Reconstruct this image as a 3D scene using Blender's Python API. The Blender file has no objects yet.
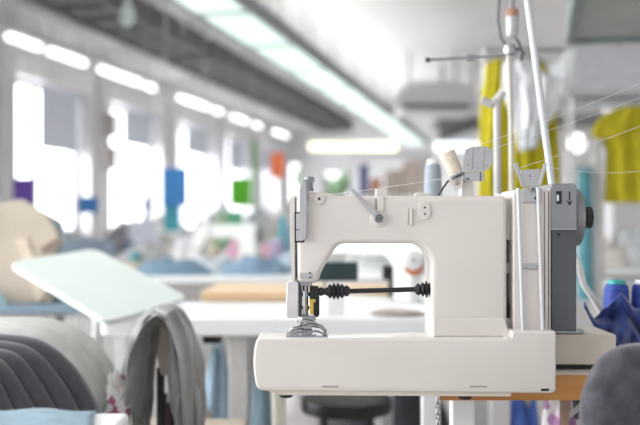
import bpy, bmesh, math, random
from mathutils import Vector, Matrix, noise
random.seed(7)
PI = math.pi
F = 640*50/36.0
CAMH = 1.0
VPX, HY = 535.0, 225.0
SC = bpy.context.scene
COL = SC.collection

def px(x, Y): return (x-320.0)/F*Y
def pz(y, Y): return CAMH-(y-HY)/F*Y
def P(x, y, Y): return Vector((px(x, Y), Y, pz(y, Y)))
TH = math.atan((VPX-320)/F)
SU, CU = math.sin(TH), math.cos(TH)
def R(s, a, z=0.0): return Vector((SU*s+CU*a, CU*s-SU*a, z))     # room axis: s along, a across
def s_at(x, a):
    t = (x-320.0)/F
    return -a*(CU+SU*t)/(SU-CU*t)

# ------------------------------------------------------------------ materials
def mat(name, col, rough=.5, metal=0., noise_amt=.06, nscale=30., bump=0., emit=0., alpha=1., coat=0., sheen=0., col2=None, trans=0.):
    m = bpy.data.materials.new(name); m.use_nodes = True
    nt = m.node_tree; b = nt.nodes['Principled BSDF']
    b.inputs['Roughness'].default_value = rough
    b.inputs['Metallic'].default_value = metal
    b.inputs['Coat Weight'].default_value = coat
    b.inputs['Sheen Weight'].default_value = sheen
    b.inputs['Alpha'].default_value = alpha
    b.inputs['Transmission Weight'].default_value = trans
    tc = nt.nodes.new('ShaderNodeTexCoord')
    n = nt.nodes.new('ShaderNodeTexNoise'); n.inputs['Scale'].default_value = nscale; n.inputs['Detail'].default_value = 4
    nt.links.new(tc.outputs['Object'], n.inputs['Vector'])
    cr = nt.nodes.new('ShaderNodeValToRGB')
    c2 = col2 or tuple(max(0, c*(1-noise_amt*2)) for c in col)
    cr.color_ramp.elements[0].position = .3; cr.color_ramp.elements[0].color = (*c2, 1)
    cr.color_ramp.elements[1].position = .7; cr.color_ramp.elements[1].color = (*col, 1)
    nt.links.new(n.outputs['Fac'], cr.inputs['Fac']); nt.links.new(cr.outputs['Color'], b.inputs['Base Color'])
    if bump:
        bp = nt.nodes.new('ShaderNodeBump'); bp.inputs['Strength'].default_value = bump; bp.inputs['Distance'].default_value = .004
        nt.links.new(n.outputs['Fac'], bp.inputs['Height']); nt.links.new(bp.outputs['Normal'], b.inputs['Normal'])
    if emit:
        b.inputs['Emission Color'].default_value = (*col, 1); b.inputs['Emission Strength'].default_value = emit
    return m
def wood(name, c1, c2, sc=(1, 14, 14)):
    m = mat(name, c1, .45, nscale=4, col2=c2); nt = m.node_tree
    mp = nt.nodes.new('ShaderNodeMapping'); mp.inputs['Scale'].default_value = sc
    n = [k for k in nt.nodes if k.type == 'TEX_NOISE'][0]; tc = [k for k in nt.nodes if k.type == 'TEX_COORD'][0]
    nt.links.new(tc.outputs['Object'], mp.inputs['Vector']); nt.links.new(mp.outputs['Vector'], n.inputs['Vector'])
    return m
def floral(name, base, spots, scale=30):
    m = mat(name, base, .8); nt = m.node_tree
    v = nt.nodes.new('ShaderNodeTexVoronoi'); v.inputs['Scale'].default_value = scale
    tc = [k for k in nt.nodes if k.type == 'TEX_COORD'][0]; cr = [k for k in nt.nodes if k.type == 'VALTORGB'][0]
    nt.links.new(tc.outputs['Object'], v.inputs['Vector'])
    sep = nt.nodes.new('ShaderNodeSeparateColor'); nt.links.new(v.outputs['Color'], sep.inputs['Color'])
    nt.links.new(sep.outputs['Red'], cr.inputs['Fac'])
    cr.color_ramp.interpolation = 'CONSTANT'
    e = cr.color_ramp.elements; e[0].position = 0; e[0].color = (*base, 1); e[1].position = .45; e[1].color = (*spots[0], 1)
    for i, c in enumerate(spots[1:]):
        k = e.new(.6+.15*i); k.color = (*c, 1)
    return m
M = {}
M['enamel'] = mat('cream_enamel', (.67, .63, .59), .32, noise_amt=.02, nscale=8, coat=.3)
M['enamel_warm'] = mat('aged_enamel', (.66, .60, .52), .42, noise_amt=.05, nscale=14)
M['enamel_dark'] = mat('seam_grey', (.32, .30, .28), .6)
M['chrome'] = mat('chrome', (.42, .43, .45), .12, 1., .03)
M['steel'] = mat('brushed_steel', (.38, .39, .40), .32, 1., .08, 80)
M['satin'] = mat('satin_grey_metal', (.52, .52, .54), .4, .6, .04)
M['rod'] = mat('pale_rod', (.58, .60, .62), .35, .1, .02)
M['black'] = mat('black_plastic', (.012, .012, .014), .45, noise_amt=.2)
M['rubber'] = mat('black_rubber', (.018, .018, .022), .55, noise_amt=.2)
M['brass'] = mat('brass', (.72, .5, .1), .3, .8, .1)
M['coverg'] = mat('grey_cover', (.26, .265, .28), .42, .1, .04)
M['coverd'] = mat('dark_grey_cover', (.10, .104, .112), .35, .2, .1, 6)
M['wheelg'] = mat('wheel_grey', (.22, .225, .24), .4, .1, .04)
M['laminate'] = mat('table_laminate', (.72, .68, .60), .5, noise_amt=.03)
M['woodedge'] = wood('orange_wood', (.56, .27, .085), (.44, .19, .055))
M['tan'] = wood('tan_wood', (.78, .56, .34), (.70, .48, .28))
M['whitetop'] = mat('white_tabletop', (.86, .87, .88), .3, noise_amt=.02, nscale=4)
M['boardw'] = mat('mint_white_board', (.70, .76, .73), .55, noise_amt=.02, nscale=3)
M['whitepaint'] = mat('white_painted_metal', (.80, .80, .79), .4, noise_amt=.03)
M['greyleg'] = mat('pale_grey_leg', (.62, .61, .60), .45, noise_amt=.04)
M['felt'] = mat('grey_felt', (.072, .072, .088), .95, nscale=45, noise_amt=.3, bump=1., sheen=.25)
M['jacket'] = mat('grey_jacket_cloth', (.23, .235, .225), .38, nscale=25, noise_amt=.12, bump=.3, sheen=.3)
M['darkcloth'] = mat('charcoal_cloth', (.062, .060, .078), .8, nscale=50, noise_amt=.12, bump=.2, sheen=.3)
M['palecloth'] = mat('pale_grey_cloth', (.62, .62, .60), .8, nscale=18, noise_amt=.10, bump=.2)
M['lblue'] = mat('light_blue_cloth', (.30, .42, .51), .85, nscale=40, noise_amt=.12, bump=.3)
M['royal'] = mat('royal_blue_cloth', (.012, .045, .24), .75, nscale=60, noise_amt=.15, bump=.15, sheen=.4)
M['bluethread'] = mat('blue_thread', (.03, .075, .42), .6, nscale=120, noise_amt=.2, bump=.5)
M['tealp'] = mat('teal_plastic', (.05, .45, .42), .4)
M['yellow'] = mat('mustard_cloth', (.60, .52, .015), .85, nscale=12, noise_amt=.12, bump=.3)
M['plasticbag'] = mat('clear_plastic', (.92, .94, .97), .12, nscale=10, noise_amt=.08, alpha=.8, bump=.6)
M['floral'] = floral('floral_cloth', (.80, .78, .80), [(.75, .35, .50), (.82, .6, .68), (.45, .25, .45)], 60)
M['floral2'] = floral('dark_floral_cloth', (.62, .62, .60), [(.40, .10, .20), (.2, .3, .22), (.6, .56, .52), (.25, .08, .15)], 60)
M['kraft'] = mat('kraft_card', (.60, .52, .43), .8, nscale=5, noise_amt=.06)
M['galv'] = mat('galvanised_sheet', (.46, .50, .49), .45, .35, .10, 5)
M['ductdark'] = mat('dark_grille', (.11, .105, .11), .7, noise_amt=.1)
M['ductlight'] = mat('pale_duct', (.66, .65, .66), .5, noise_amt=.04)
M['wall'] = mat('wall_paint', (.76, .75, .765), .85, nscale=3, noise_amt=.03)
M['pier'] = mat('pier_paint', (.62, .61, .62), .85, nscale=3, noise_amt=.03)
M['ceil'] = mat('ceiling_paint', (.80, .78, .775), .9, nscale=2, noise_amt=.03)
M['floor'] = mat('floor_concrete', (.62, .60, .58), .5, nscale=3, noise_amt=.10)
M['frame'] = mat('window_frame_paint', (.60, .60, .63), .5, noise_amt=.03)
M['blind'] = mat('translucent_blind', (.62, .65, .72), .8, nscale=3, noise_amt=.05, alpha=.955)
M['tube'] = mat('tube_glow', (1., .98, .96), .4, emit=2.2, noise_amt=.0)
M['diffuser'] = mat('mint_diffuser_glow', (.78, .96, .88), .4, emit=.62, noise_amt=.10, nscale=2)
M['yglow'] = mat('warm_tube_glow', (1., .95, .68), .4, emit=1.3, noise_amt=.0)
M['bglow'] = mat('cool_tube_glow', (.88, .92, 1.), .4, emit=1.4, noise_amt=.0)
M['thread'] = mat('white_thread', (.9, .9, .88), .6, noise_amt=.02)
M['cone'] = mat('ridged_cream_cone', (.70, .63, .52), .75, nscale=40, noise_amt=.08, bump=.2)
M['conegrey'] = mat('grey_blue_thread', (.34, .39, .44), .8, nscale=60, noise_amt=.08)
def colour(n, c, r=.8): 
    if n not in M: M[n] = mat(n, c, r, nscale=14, noise_amt=.12, bump=.15)
    return M[n]
def glassmat():
    m = bpy.data.materials.new('window_glass'); m.use_nodes = True; nt = m.node_tree
    o = nt.nodes['Material Output']; nt.nodes.remove(nt.nodes['Principled BSDF'])
    t = nt.nodes.new('ShaderNodeBsdfTransparent'); t.inputs[0].default_value = (.96, .97, .98, 1)
    g = nt.nodes.new('ShaderNodeBsdfGlossy'); g.inputs['Roughness'].default_value = .05
    f = nt.nodes.new('ShaderNodeLayerWeight'); f.inputs['Blend'].default_value = .06
    x = nt.nodes.new('ShaderNodeMixShader')
    nt.links.new(f.outputs['Fresnel'], x.inputs[0]); nt.links.new(t.outputs[0], x.inputs[1]); nt.links.new(g.outputs[0], x.inputs[2]); nt.links.new(x.outputs[0], o.inputs[0])
    return m
M['glass'] = glassmat()

# ------------------------------------------------------------------ mesh builder
class MB:
    def __init__(s): s.b = bmesh.new()
    def face(s, vs):
        try: return s.b.faces.new(vs)
        except ValueError: return None
    def box(s, x0, x1, y0, y1, z0, z1, T=None):
        v = [s.b.verts.new((T @ Vector(c)) if T else c) for c in
             ((x0,y0,z0),(x1,y0,z0),(x1,y1,z0),(x0,y1,z0),(x0,y0,z1),(x1,y0,z1),(x1,y1,z1),(x0,y1,z1))]
        for f in ((0,3,2,1),(4,5,6,7),(0,1,5,4),(1,2,6,5),(2,3,7,6),(3,0,4,7)): s.face([v[i] for i in f])
        return s
    def prism(s, pts, d):            # pts: list of 3D points (planar), extruded by vector d
        d = Vector(d); a = [s.b.verts.new(Vector(p)) for p in pts]; b = [s.b.verts.new(Vector(p)+d) for p in pts]
        n = len(pts); s.face(a); s.face(b[::-1])
        for i in range(n): s.face([a[i], b[i], b[(i+1) % n], a[(i+1) % n]])
        return s
    def pprism(s, pp, Y, depth):     # outline in picture-plane units at depth Y, real thickness depth
        return s.prism([P(x, y, Y) for x, y in pp], (0, depth, 0))
    def ring(s, c, u, v, r, seg, mod=None):
        return [s.b.verts.new(c+(u*math.cos(2*PI*k/seg)+v*math.sin(2*PI*k/seg))*r*(mod(k) if mod else 1)) for k in range(seg)]
    def sheet(s, a, b, h):
        a = Vector(a); b = Vector(b); u = Vector((0,0,h)); s.face([s.b.verts.new(p) for p in (a, b, b+u, a+u)]); return s
    def tube(s, pts, r, seg=12, caps=True):
        pts = [Vector(p) for p in pts]; n = len(pts)
        rr = r if isinstance(r, (list, tuple)) else [r]*n
        rings = []; up = None
        for i, p in enumerate(pts):
            t = (pts[min(i+1, n-1)]-pts[max(i-1, 0)]).normalized()
            if up is None: up = Vector((0,0,1)) if abs(t.z) < .9 else Vector((1,0,0))
            u = t.cross(up).normalized(); v = t.cross(u).normalized(); up = -v if v.dot(up) < 0 else v
            u = t.cross(up).normalized(); v = u.cross(t).normalized()
            rings.append(s.ring(p, u, v, max(rr[i], 1e-5), seg))
        for a, b in zip(rings, rings[1:]):
            for k in range(seg): s.face([a[k], a[(k+1) % seg], b[(k+1) % seg], b[k]])
        if caps: s.face(rings[0][::-1]); s.face(rings[-1])
        return s
    def lathe(s, prof, o, axis, seg=32):   # prof: (radius, distance along axis)
        o = Vector(o); ax = Vector(axis).normalized()
        u = ax.orthogonal().normalized(); v = ax.cross(u)
        rings = [s.ring(o+ax*h, u, v, max(r, 1e-4), seg) for r, h in prof]
        for a, b in zip(rings, rings[1:]):
            for k in range(seg): s.face([a[k], a[(k+1) % seg], b[(k+1) % seg], b[k]])
        s.face(rings[0][::-1]); s.face(rings[-1])
        return s
    def cyl(s, a, b, r, seg=20):
        a = Vector(a); b = Vector(b); return s.lathe([(r, 0), (r, (b-a).length)], a, b-a, seg)
    def build(s, name, m, parent=None, loc=None, bevel=0, seg=3, sharp=35, smooth=True, sub=0, clamp=True):
        bmesh.ops.recalc_face_normals(s.b, faces=s.b.faces[:])
        off = Vector(loc) if loc is not None else (wloc(parent) if parent else Vector((0,0,0)))
        for v in s.b.verts: v.co -= off
        me = bpy.data.meshes.new(name); s.b.to_mesh(me); s.b.free()
        me.materials.append(m)
        if smooth:
            me.shade_smooth(); me.set_sharp_from_angle(angle=math.radians(sharp))
        o = bpy.data.objects.new(name, me); COL.objects.link(o)
        if parent: o.parent = parent
        elif loc is not None: o.location = loc
        if bevel:
            md = o.modifiers.new('bevel', 'BEVEL'); md.width = bevel; md.segments = seg; md.limit_method = 'ANGLE'
            md.angle_limit = math.radians(32); md.harden_normals = True; md.use_clamp_overlap = clamp
        if sub:
            md = o.modifiers.new('sub', 'SUBSURF'); md.levels = sub; md.render_levels = sub
        return o
def wloc(o):
    v = Vector((0,0,0))
    while o: v += o.location; o = o.parent
    return v
def tag(o, label=None, cat=None, group=None, kind=None):
    if label: o['label'] = label
    if cat: o['category'] = cat
    if group: o['group'] = group
    if kind: o['kind'] = kind
    return o
def thing(name, label, cat, loc=(0,0,0), group=None):
    o = bpy.data.objects.new(name, None); COL.objects.link(o); o.location = loc; o.empty_display_size = .05
    return tag(o, label, cat, group)
def copy_tree(o, parent=None):
    c = o.copy(); COL.objects.link(c); c.parent = parent
    for ch in list(o.children): copy_tree(ch, c)
    return c
def arcpoly(pts, r, n=5):
    out = []; N = len(pts)
    for i in range(N):
        rad = r[i] if isinstance(r, (list, tuple)) else r
        p = Vector(pts[i]); a = Vector(pts[i-1]); b = Vector(pts[(i+1) % N])
        d1 = (a-p); d2 = (b-p); m = min(rad, d1.length*.48, d2.length*.48)
        if rad <= 0: out.append(tuple(p)); continue
        q1 = p+d1.normalized()*m; q2 = p+d2.normalized()*m
        for k in range(n+1):
            t = k/n; out.append(tuple(q1*(1-t)**2+p*2*t*(1-t)+q2*t*t))
    return out
def rounded_slab(pp, Y, depth, bev, name, m, parent, res=5):
    # outline in the XZ plane, filled, with a round-over of radius bev on the front and back rims
    cu = bpy.data.curves.new(name, 'CURVE'); cu.dimensions = '2D'; cu.fill_mode = 'BOTH'
    sp = cu.splines.new('POLY'); sp.points.add(len(pp)-1); sp.use_cyclic_u = True
    for i, (x, y) in enumerate(pp): sp.points[i].co = (px(x, Y), pz(y, Y), 0, 1)
    cu.extrude = depth/2-bev; cu.bevel_depth = bev; cu.bevel_resolution = res; cu.offset = -bev
    tmp = bpy.data.objects.new('tmp', cu); COL.objects.link(tmp)
    me = bpy.data.meshes.new_from_object(tmp.evaluated_get(bpy.context.evaluated_depsgraph_get()))
    bpy.data.objects.remove(tmp); bpy.data.curves.remove(cu)
    mb = MB(); mb.b.from_mesh(me); bpy.data.meshes.remove(me)
    bmesh.ops.remove_doubles(mb.b, verts=mb.b.verts[:], dist=1e-5)
    for v in mb.b.verts: x, z, d = v.co; v.co = (x, Y+depth/2-d, z)
    return mb.build(name, m, parent, sharp=50)
def rectp(x0, y0, x1, y1): return [(x0, y0), (x1, y0), (x1, y1), (x0, y1)]

# ------------------------------------------------------------------ the setting
AW = -5.5; S0, S1 = 4.0, 19.5; CZ = 3.6
def rbox(m, s0, s1, a0, a1, z0, z1):
    c = [R(s0,a0,z0), R(s0,a1,z0), R(s1,a1,z0), R(s1,a0,z0)]
    m.prism(c, (0,0,z1-z0)); return m
def struct(o): return tag(o, kind='structure')
struct(rbox(MB(), -3, S1+.3, AW-.35, 7, -.1, 0).build('floor', M['floor']))
struct(rbox(MB(), -3, S1+.3, AW-.35, 7, CZ, CZ+.1).build('ceiling', M['ceil']))
wins = [(8.66,10.3), (10.8,12.55), (13.1,14.9), (15.25,16.95), (17.4,18.8)]
ZS, ZT = .88, 2.66
m = MB()
rbox(m, S0, S1+.3, AW-.35, AW, 0, ZS); rbox(m, S0, S1+.3, AW-.35, AW, ZT, CZ)
e = [S0]+[v for w in wins for v in w]+[S1+.3]
for i in range(0, len(e), 2): rbox(m, e[i], e[i+1], AW-.35, AW, ZS, ZT)
struct(m.build('wall_left', M['wall'], smooth=False))
for i, (a, b) in enumerate(wins):
    m = MB(); A0, A1 = AW-.24, AW-.19
    rbox(m, a, a+.06, A0, A1, ZS, ZT); rbox(m, b-.06, b, A0, A1, ZS, ZT)
    rbox(m, a+.06, b-.06, A0, A1, ZS, ZS+.06); rbox(m, a+.06, b-.06, A0, A1, ZT-.06, ZT)
    c = a+(b-a)*.42; rbox(m, c-.035, c+.035, A0, A1, ZS+.06, ZT-.06)
    w = struct(m.build('window_%d' % (i+1), M['frame'], smooth=False))
    MB().sheet(R(a+.05,A0+.02,ZS+.05), R(b-.05,A0+.02,ZS+.05), ZT-ZS-.1).build('window_pane', M['glass'], w, smooth=False)
    rbox(MB(), c+.04, b-.03, A1+.03, A1+.034, ZT-[.75,.5,.45,.6,.5][i], ZT-.01).build('window_blind', M['blind'], w, smooth=False)
    rbox(MB(), a-.03, b+.03, AW-.18, AW+.06, ZS-.04, ZS).build('window_sill', M['frame'], w, smooth=False)
# piers on the wall
m = MB()
for s in (8.35, 10.55, 12.85, 15.07, 17.17): rbox(m, s-.12, s+.12, AW, AW+.10, 0, ZT+.2)
struct(m.build('trim_1', M['pier'], smooth=False))
m = MB(); rbox(m, S0, S1, AW, AW+.75, 3.12, CZ); struct(m.build('trim_2', M['ductlight'], bevel=.08))
# end wall with openings
EA = lambda x: (lambda t: (t*CU-SU)/(CU+SU*t)*S1)((x-320)/F)      # across position seen at column x on the end wall
ow = [(278, 300, 1.5, 2.45), (322, 352, 1.6, 2.25)]
m = MB(); a0 = AW
for x0, x1, z0, z1 in ow:
    A, B = EA(x0), EA(x1); rbox(m, S1, S1+.3, a0, A, 0, CZ)
    rbox(m, S1, S1+.3, A, B, 0, z0); rbox(m, S1, S1+.3, A, B, z1, CZ); a0 = B
rbox(m, S1, S1+.3, a0, 7, 0, CZ)
struct(m.build('wall_back', M['wall'], smooth=False))
for k, (x0, x1, z0, z1) in enumerate(ow):
    A, B = EA(x0), EA(x1); m = MB()
    rbox(m, S1+.1, S1+.16, A, A+.05, z0, z1); rbox(m, S1+.1, S1+.16, B-.05, B, z0, z1); rbox(m, S1+.1, S1+.16, A, B, z0, z0+.05); rbox(m, S1+.1, S1+.16, A, B, z1-.05, z1)
    w = struct(m.build('window_%d' % (6+k), M['frame'], smooth=False))
    MB().sheet(R(S1+.12,A+.04,z0+.04), R(S1+.12,B-.04,z0+.04), z1-z0-.08).build('window_pane', M['glass'], w, smooth=False)
# greenery outside the small end window
g = MB(); c = R(S1+2.2, EA(340), 0)
for k in range(26):
    p = c+Vector((random.uniform(-1.4, 1.4), random.uniform(-.4, .4), random.uniform(.5, 2.7))); r = random.uniform(.25, .45)
    g.lathe([(r*math.sin(PI*t/6), -r*math.cos(PI*t/6)) for t in range(7)], p, (0,0,1), 9)
g.tube([c, c+Vector((0,0,1.6))], .12, 8)
tag(g.build('garden_bush', colour('dull_foliage', (.14,.22,.12)), loc=c), 'dark green bush seen through the small window in the far wall', 'bush')

# ------------------------------------------------------------------ ceiling services
ROOMROT = -TH
def in_room(o, s, a, z): o.location = R(s, a, z); o.rotation_euler = (0, 0, ROOMROT); return o
# wall row of tubes
tubes = [(7.7,8.3,'nearest tube lamp at the upper left edge, above the first window'),(8.45,9.25,'second glowing tube lamp above the first tall window'),
  (9.6,10.7,'long glowing tube lamp between the first and second window'),(10.85,11.15,'tiny round-looking lamp just right of the long tube over the second window'),
  (12,13.2,'long glowing tube lamp above the gap between second and third window'),(13.45,13.8,'short lamp over the left side of the third window'),
  (14.3,15.1,'tube lamp above the third window, before the fourth window'),(15.5,15.9,'short pinkish lamp above the fourth window'),(16.8,17.8,'farthest tube lamp of the row along the window wall')]
for s0, s1, lb in tubes:
    L = s1-s0; t = thing('tube_lamp', lb, 'lamp', (0,0,0), 'tube lamps along the window wall')
    MB().box(-.07,.07,0,L,.045,.10).build('housing', M['whitepaint'], t, bevel=.008)
    MB().cyl((0,.02,.01),(0,L-.02,.01),.036,12).build('glowing_tube', M['tube'], t)
    for y in (.1*L,.9*L): MB().cyl((0,y,.10),(0,y,3.12-2.83),.006,6).build('hanger_rod', M['steel'], t)
    in_room(t, s0, -5.0, 2.83)
# long strip
ords = ['nearest','second','third','fourth','fifth','sixth','seventh','eighth','ninth','tenth','eleventh']
L = 1.34
for i in range(-4, 11):  # unseen panels nearest the camera added to light the machine from above
    t = thing('strip_lamp', ('%s panel in view of the long mint-white ceiling strip light' % ords[i-2]) if i >= 2 else 'panel of the long ceiling strip light, out of view above the camera', 'lamp', (0,0,0), 'panels of the long ceiling strip light')
    h = MB(); h.box(-.25,-.235,0,L-.01,0,.09).box(.20,.25,0,L-.01,-.005,.11).box(-.235,.2,0,L-.01,.06,.09); h.box(-.235,.2,0,.03,0,.06)
    h.build('housing', M['ductdark'] if 0 else colour('strip_housing_grey', (.30,.32,.31), .5), t, smooth=False)
    MB().box(-.232,.198,.04,L-.03,.005,.035).build('glowing_diffuser', M['diffuser'], t, bevel=.01)
    for y in (.2, L-.2): MB().cyl((0,y,.09),(0,y,CZ-2.7),.006,6).build('hanger_rod', M['steel'], t)
    in_room(t, 4.1+i*L, -2.42, 2.7)
# dark slatted duct
DS = [(4.2, 9.9), (10.25, 14.2), (14.5, 18.6)]
for k, (s0, s1) in enumerate(DS):
    L = s1-s0; t = thing('ventilation_duct', ['nearest length of the dark slatted duct, at the upper left','middle length of the dark slatted duct under the ceiling','farthest length of the dark slatted duct, ending near the end wall'][k], 'duct', (0,0,0), 'dark slatted ceiling ducts')
    MB().box(-.3,.3,0,L,.04,.26).build('duct_body', M['ductdark'], t, bevel=.01)
    g = MB(); n = int(L/.45)
    for q in range(n+1): g.box(-.31,.31,q*L/n-.012,q*L/n+.012,.0,.27)
    g.box(-.32,-.29,0,L,0,.05).box(.29,.32,0,L,0,.05)
    g.build('slat_frame', colour('slat_grey', (.15,.145,.15), .6), t, smooth=False)
    for y in [.3, L*.5, L-.3]:
        for x in (-.25,.25): MB().cyl((x,y,.26),(x,y,CZ-3.0),.014,8).build('hanger_rod', M['whitepaint'], t)
    in_room(t, s0, -4.1, 3.0)
# glass drop lamp below duct (pale bulb)
t = thing('pendant_bulb', 'small pale glass bulb hanging in front of the dark ceiling duct', 'lamp')
MB().lathe([(.01,.0),(.05,.03),(.075,.09),(.07,.15),(.03,.22),(.025,.28)], (0,0,0), (0,0,1), 20).build('glass_bulb', colour('mint_glass', (.70,.82,.78), .15), t)
MB().cyl((0,0,.28),(0,0,CZ-2.85),.006,6).build('cord', M['black'], t)
p = P(127,36,8.3); t.location = (p.x, p.y, 2.85)
# cross lamps at the far end
for x0, x1, y, Y, mm, lb in ((308,398,147,16.5,'yglow','wide warm yellow tube lamp hanging across the far end'),(434,482,147,15.5,'bglow','cool white tube lamp hanging far behind the machine thread guides')):
    A = P(x0,y,Y); B = P(x1,y,Y); t = thing('cross_lamp', lb, 'lamp', (A.x, A.y, A.z))
    MB().box(A.x,B.x,Y-.06,Y+.06,A.z+.08,A.z+.14).build('housing', M['whitepaint'], t, bevel=.01)
    MB().box(A.x+.02,B.x-.02,Y-.05,Y+.05,A.z-.07,A.z+.08).build('glowing_diffuser', M[mm], t, bevel=.03)
    for q in (.4,.75):
        X = A.x+(B.x-A.x)*q; MB().cyl((X,Y,A.z+.14),(X,Y,CZ),.008,6).build('hanger_rod', M['steel'], t)
# far air conditioner drum and dark cross beams
Y = 13.0; A = P(378,96,Y); B = P(474,96,Y)
t = thing('air_unit', 'wide pale grey rounded air unit hanging under the ceiling at the far right', 'air conditioner', ((A.x+B.x)/2, Y, A.z-.25))
MB().pprism(arcpoly([(397,112),(398,90),(408,81),(455,79),(478,88),(480,112)], 9), Y, .9).build('casing', M['ductlight'], t, bevel=.05)
MB().pprism(rectp(404,104,470,109), Y-.03, .05).build('vent_slot', M['ductdark'], t)
for x in (412,460): MB().cyl((px(x,Y),Y+.4,pz(82,Y)),(px(x,Y),Y+.4,CZ),.02,8).build('hanger_rod', M['steel'], t)
Y = 15.0
Y = 14.6
t = thing('cable_tray', 'dark grey cable tray crossing under the ceiling beneath the pale air unit', 'cable tray', tuple(P(430,122,Y)))
MB().pprism([(436,118),(640,112),(640,124),(436,128)], Y, .5).build('tray', colour('tray_grey', (.28,.28,.29)), t)
for x in (445,520,600): MB().cyl((px(x,Y),Y+.2,pz(117,Y)),(px(x,Y),Y+.2,CZ),.02,8).build('hanger_rod', M['steel'], t)
for k, (xa, ya, xb, yb) in enumerate(((392,128,412,113),(440,131,478,126))):
    Yt = 18.2 if k == 0 else 14.2
    o = MB().pprism([(xa,ya),(xb,yb-8),(xb,yb+2),(xa,ya+9)], Yt, .3)
    ct = P((xa+xb)/2, ya, Yt)
    for x in (xa+3, xb-3): o.cyl((px(x,Yt),Yt+.15,pz(ya-2,Yt)),(px(x,Yt),Yt+.15,CZ),.015,6)
    tag(o.build('speaker_box', colour('soot_grey', (.16,.16,.16)), loc=tuple(ct)), ['dark box hanging where the long strip light ends','dark slanted box hanging left of the yellow garments'][k], 'ceiling box')
# electrical boxes on pier
for k, (s, z) in enumerate(((10.55,2.15),(10.55,1.72))):
    m = MB(); rbox(m, s-.10, s+.10, AW+.10, AW+.2, z, z+.3)
    tag(m.build('switch_box', colour('box_brown', (.42,.38,.36)), loc=tuple(R(s,AW+.15,z)), bevel=.01), ['upper grey-brown box on the pier between first and second window','lower grey-brown box on the pier between first and second window'][k], 'switch box')

# ------------------------------------------------------------------ hanging colour cards
cards = [(13,34,178,205,7.5,'purple',(.12,.05,.33),'purple card hanging at the far left in front of the window wall'),
 (78,98,197,213,8.0,'blue_small',(.05,.20,.50),'small blue card hanging low beside the first window'),
 (162,187,168,206,7.0,'blue_big',(.04,.20,.50),'large blue card hanging between second and third window'),
 (164,180,206,231,7.05,'teal',(.06,.33,.42),'teal card hanging directly below the large blue card'),
 (203,208,183,205,8.5,'red',(.60,.14,.08),'narrow red strip card seen edge-on left of the green card'),
 (230,251,178,206,8.0,'green',(.10,.42,.015),'bright green card hanging in front of the fourth window'),
 (271,284,153,178,9.0,'orange',(.95,.21,.08),'orange card hanging highest, left of the machine head'),
 (505,512,148,185,6.0,'orange2',(.85,.15,.04),'narrow orange card behind the thread stand post'),
 (252,257,140,206,8.6,'darkgreen',(.12,.26,.08),'tall thin green strip beside the bright green card'),
 (143,151,196,213,7.6,'pale',(.45,.47,.70),'small pale lilac card hanging diamond-wise in front of second window')]
for x0,x1,y0,y1,Y,n,c,lb in cards:
    A = P(x0,y0,Y); B = P(x1,y1,Y); t = thing('hanging_card', lb, 'card', ((A.x+B.x)/2, Y, B.z), 'coloured cards hanging over the work stations')
    if n == 'pale': q = [((x0+x1)/2,y0-3),(x1+2,(y0+y1)/2),((x0+x1)/2,y1+3),(x0-2,(y0+y1)/2)]
    elif n == 'red': q = [(x0+2,y0),(x1+1,y0),(x1-1,y1-3),(x0-1,y1)]
    else: q = rectp(x0,y0,x1,y1)
    MB().pprism(q, Y-.008, .016).build('card_sheet', colour('card_'+n, c, .7), t, smooth=False)
    if n == 'teal': continue
    for X in ((A.x*.85+B.x*.15),(A.x*.15+B.x*.85)):
        zt = CZ if n not in('x',) else 3
        MB().cyl((X if n != 'pale' else (A.x+B.x)/2,Y,A.z-(.0 if n != 'pale' else .0)),(X if n != 'pale' else (A.x+B.x)/2,Y,zt),.0025,5).build('wire', M['steel'], t)
        if n == 'pale': break

# ------------------------------------------------------------------ furniture helpers
def table(name, label, X0, X1, Y0, Y1, ztop, th, mtop, mleg, leg=.045, rot=0, corner=0, legs=None, cat='table', inset=.06, edge=None):
    t = thing(name, label, cat, ((X0+X1)/2, (Y0+Y1)/2, 0))
    c = arcpoly([(X0,Y0),(X1,Y0),(X1,Y1),(X0,Y1)], corner or .0)
    MB().prism([(x,y,ztop-th) for x,y in c], (0,0,th)).build('table_top', mtop, t, bevel=min(.008, th*.3))
    for lx, ly in (legs or [(X0+inset,Y0+inset),(X1-inset,Y0+inset),(X0+inset,Y1-inset),(X1-inset,Y1-inset)]):
        MB().box(lx-leg/2,lx+leg/2,ly-leg/2,ly+leg/2,0,ztop-th).build('leg', mleg, t, bevel=.004)
    MB().box(X0+inset-leg/4,X1-inset+leg/4,Y1-inset-leg/4,Y1-inset+leg/4,ztop-th-.06,ztop-th).build('rail', mleg, t)
    t.rotation_euler = (0,0,rot)
    return t
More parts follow.
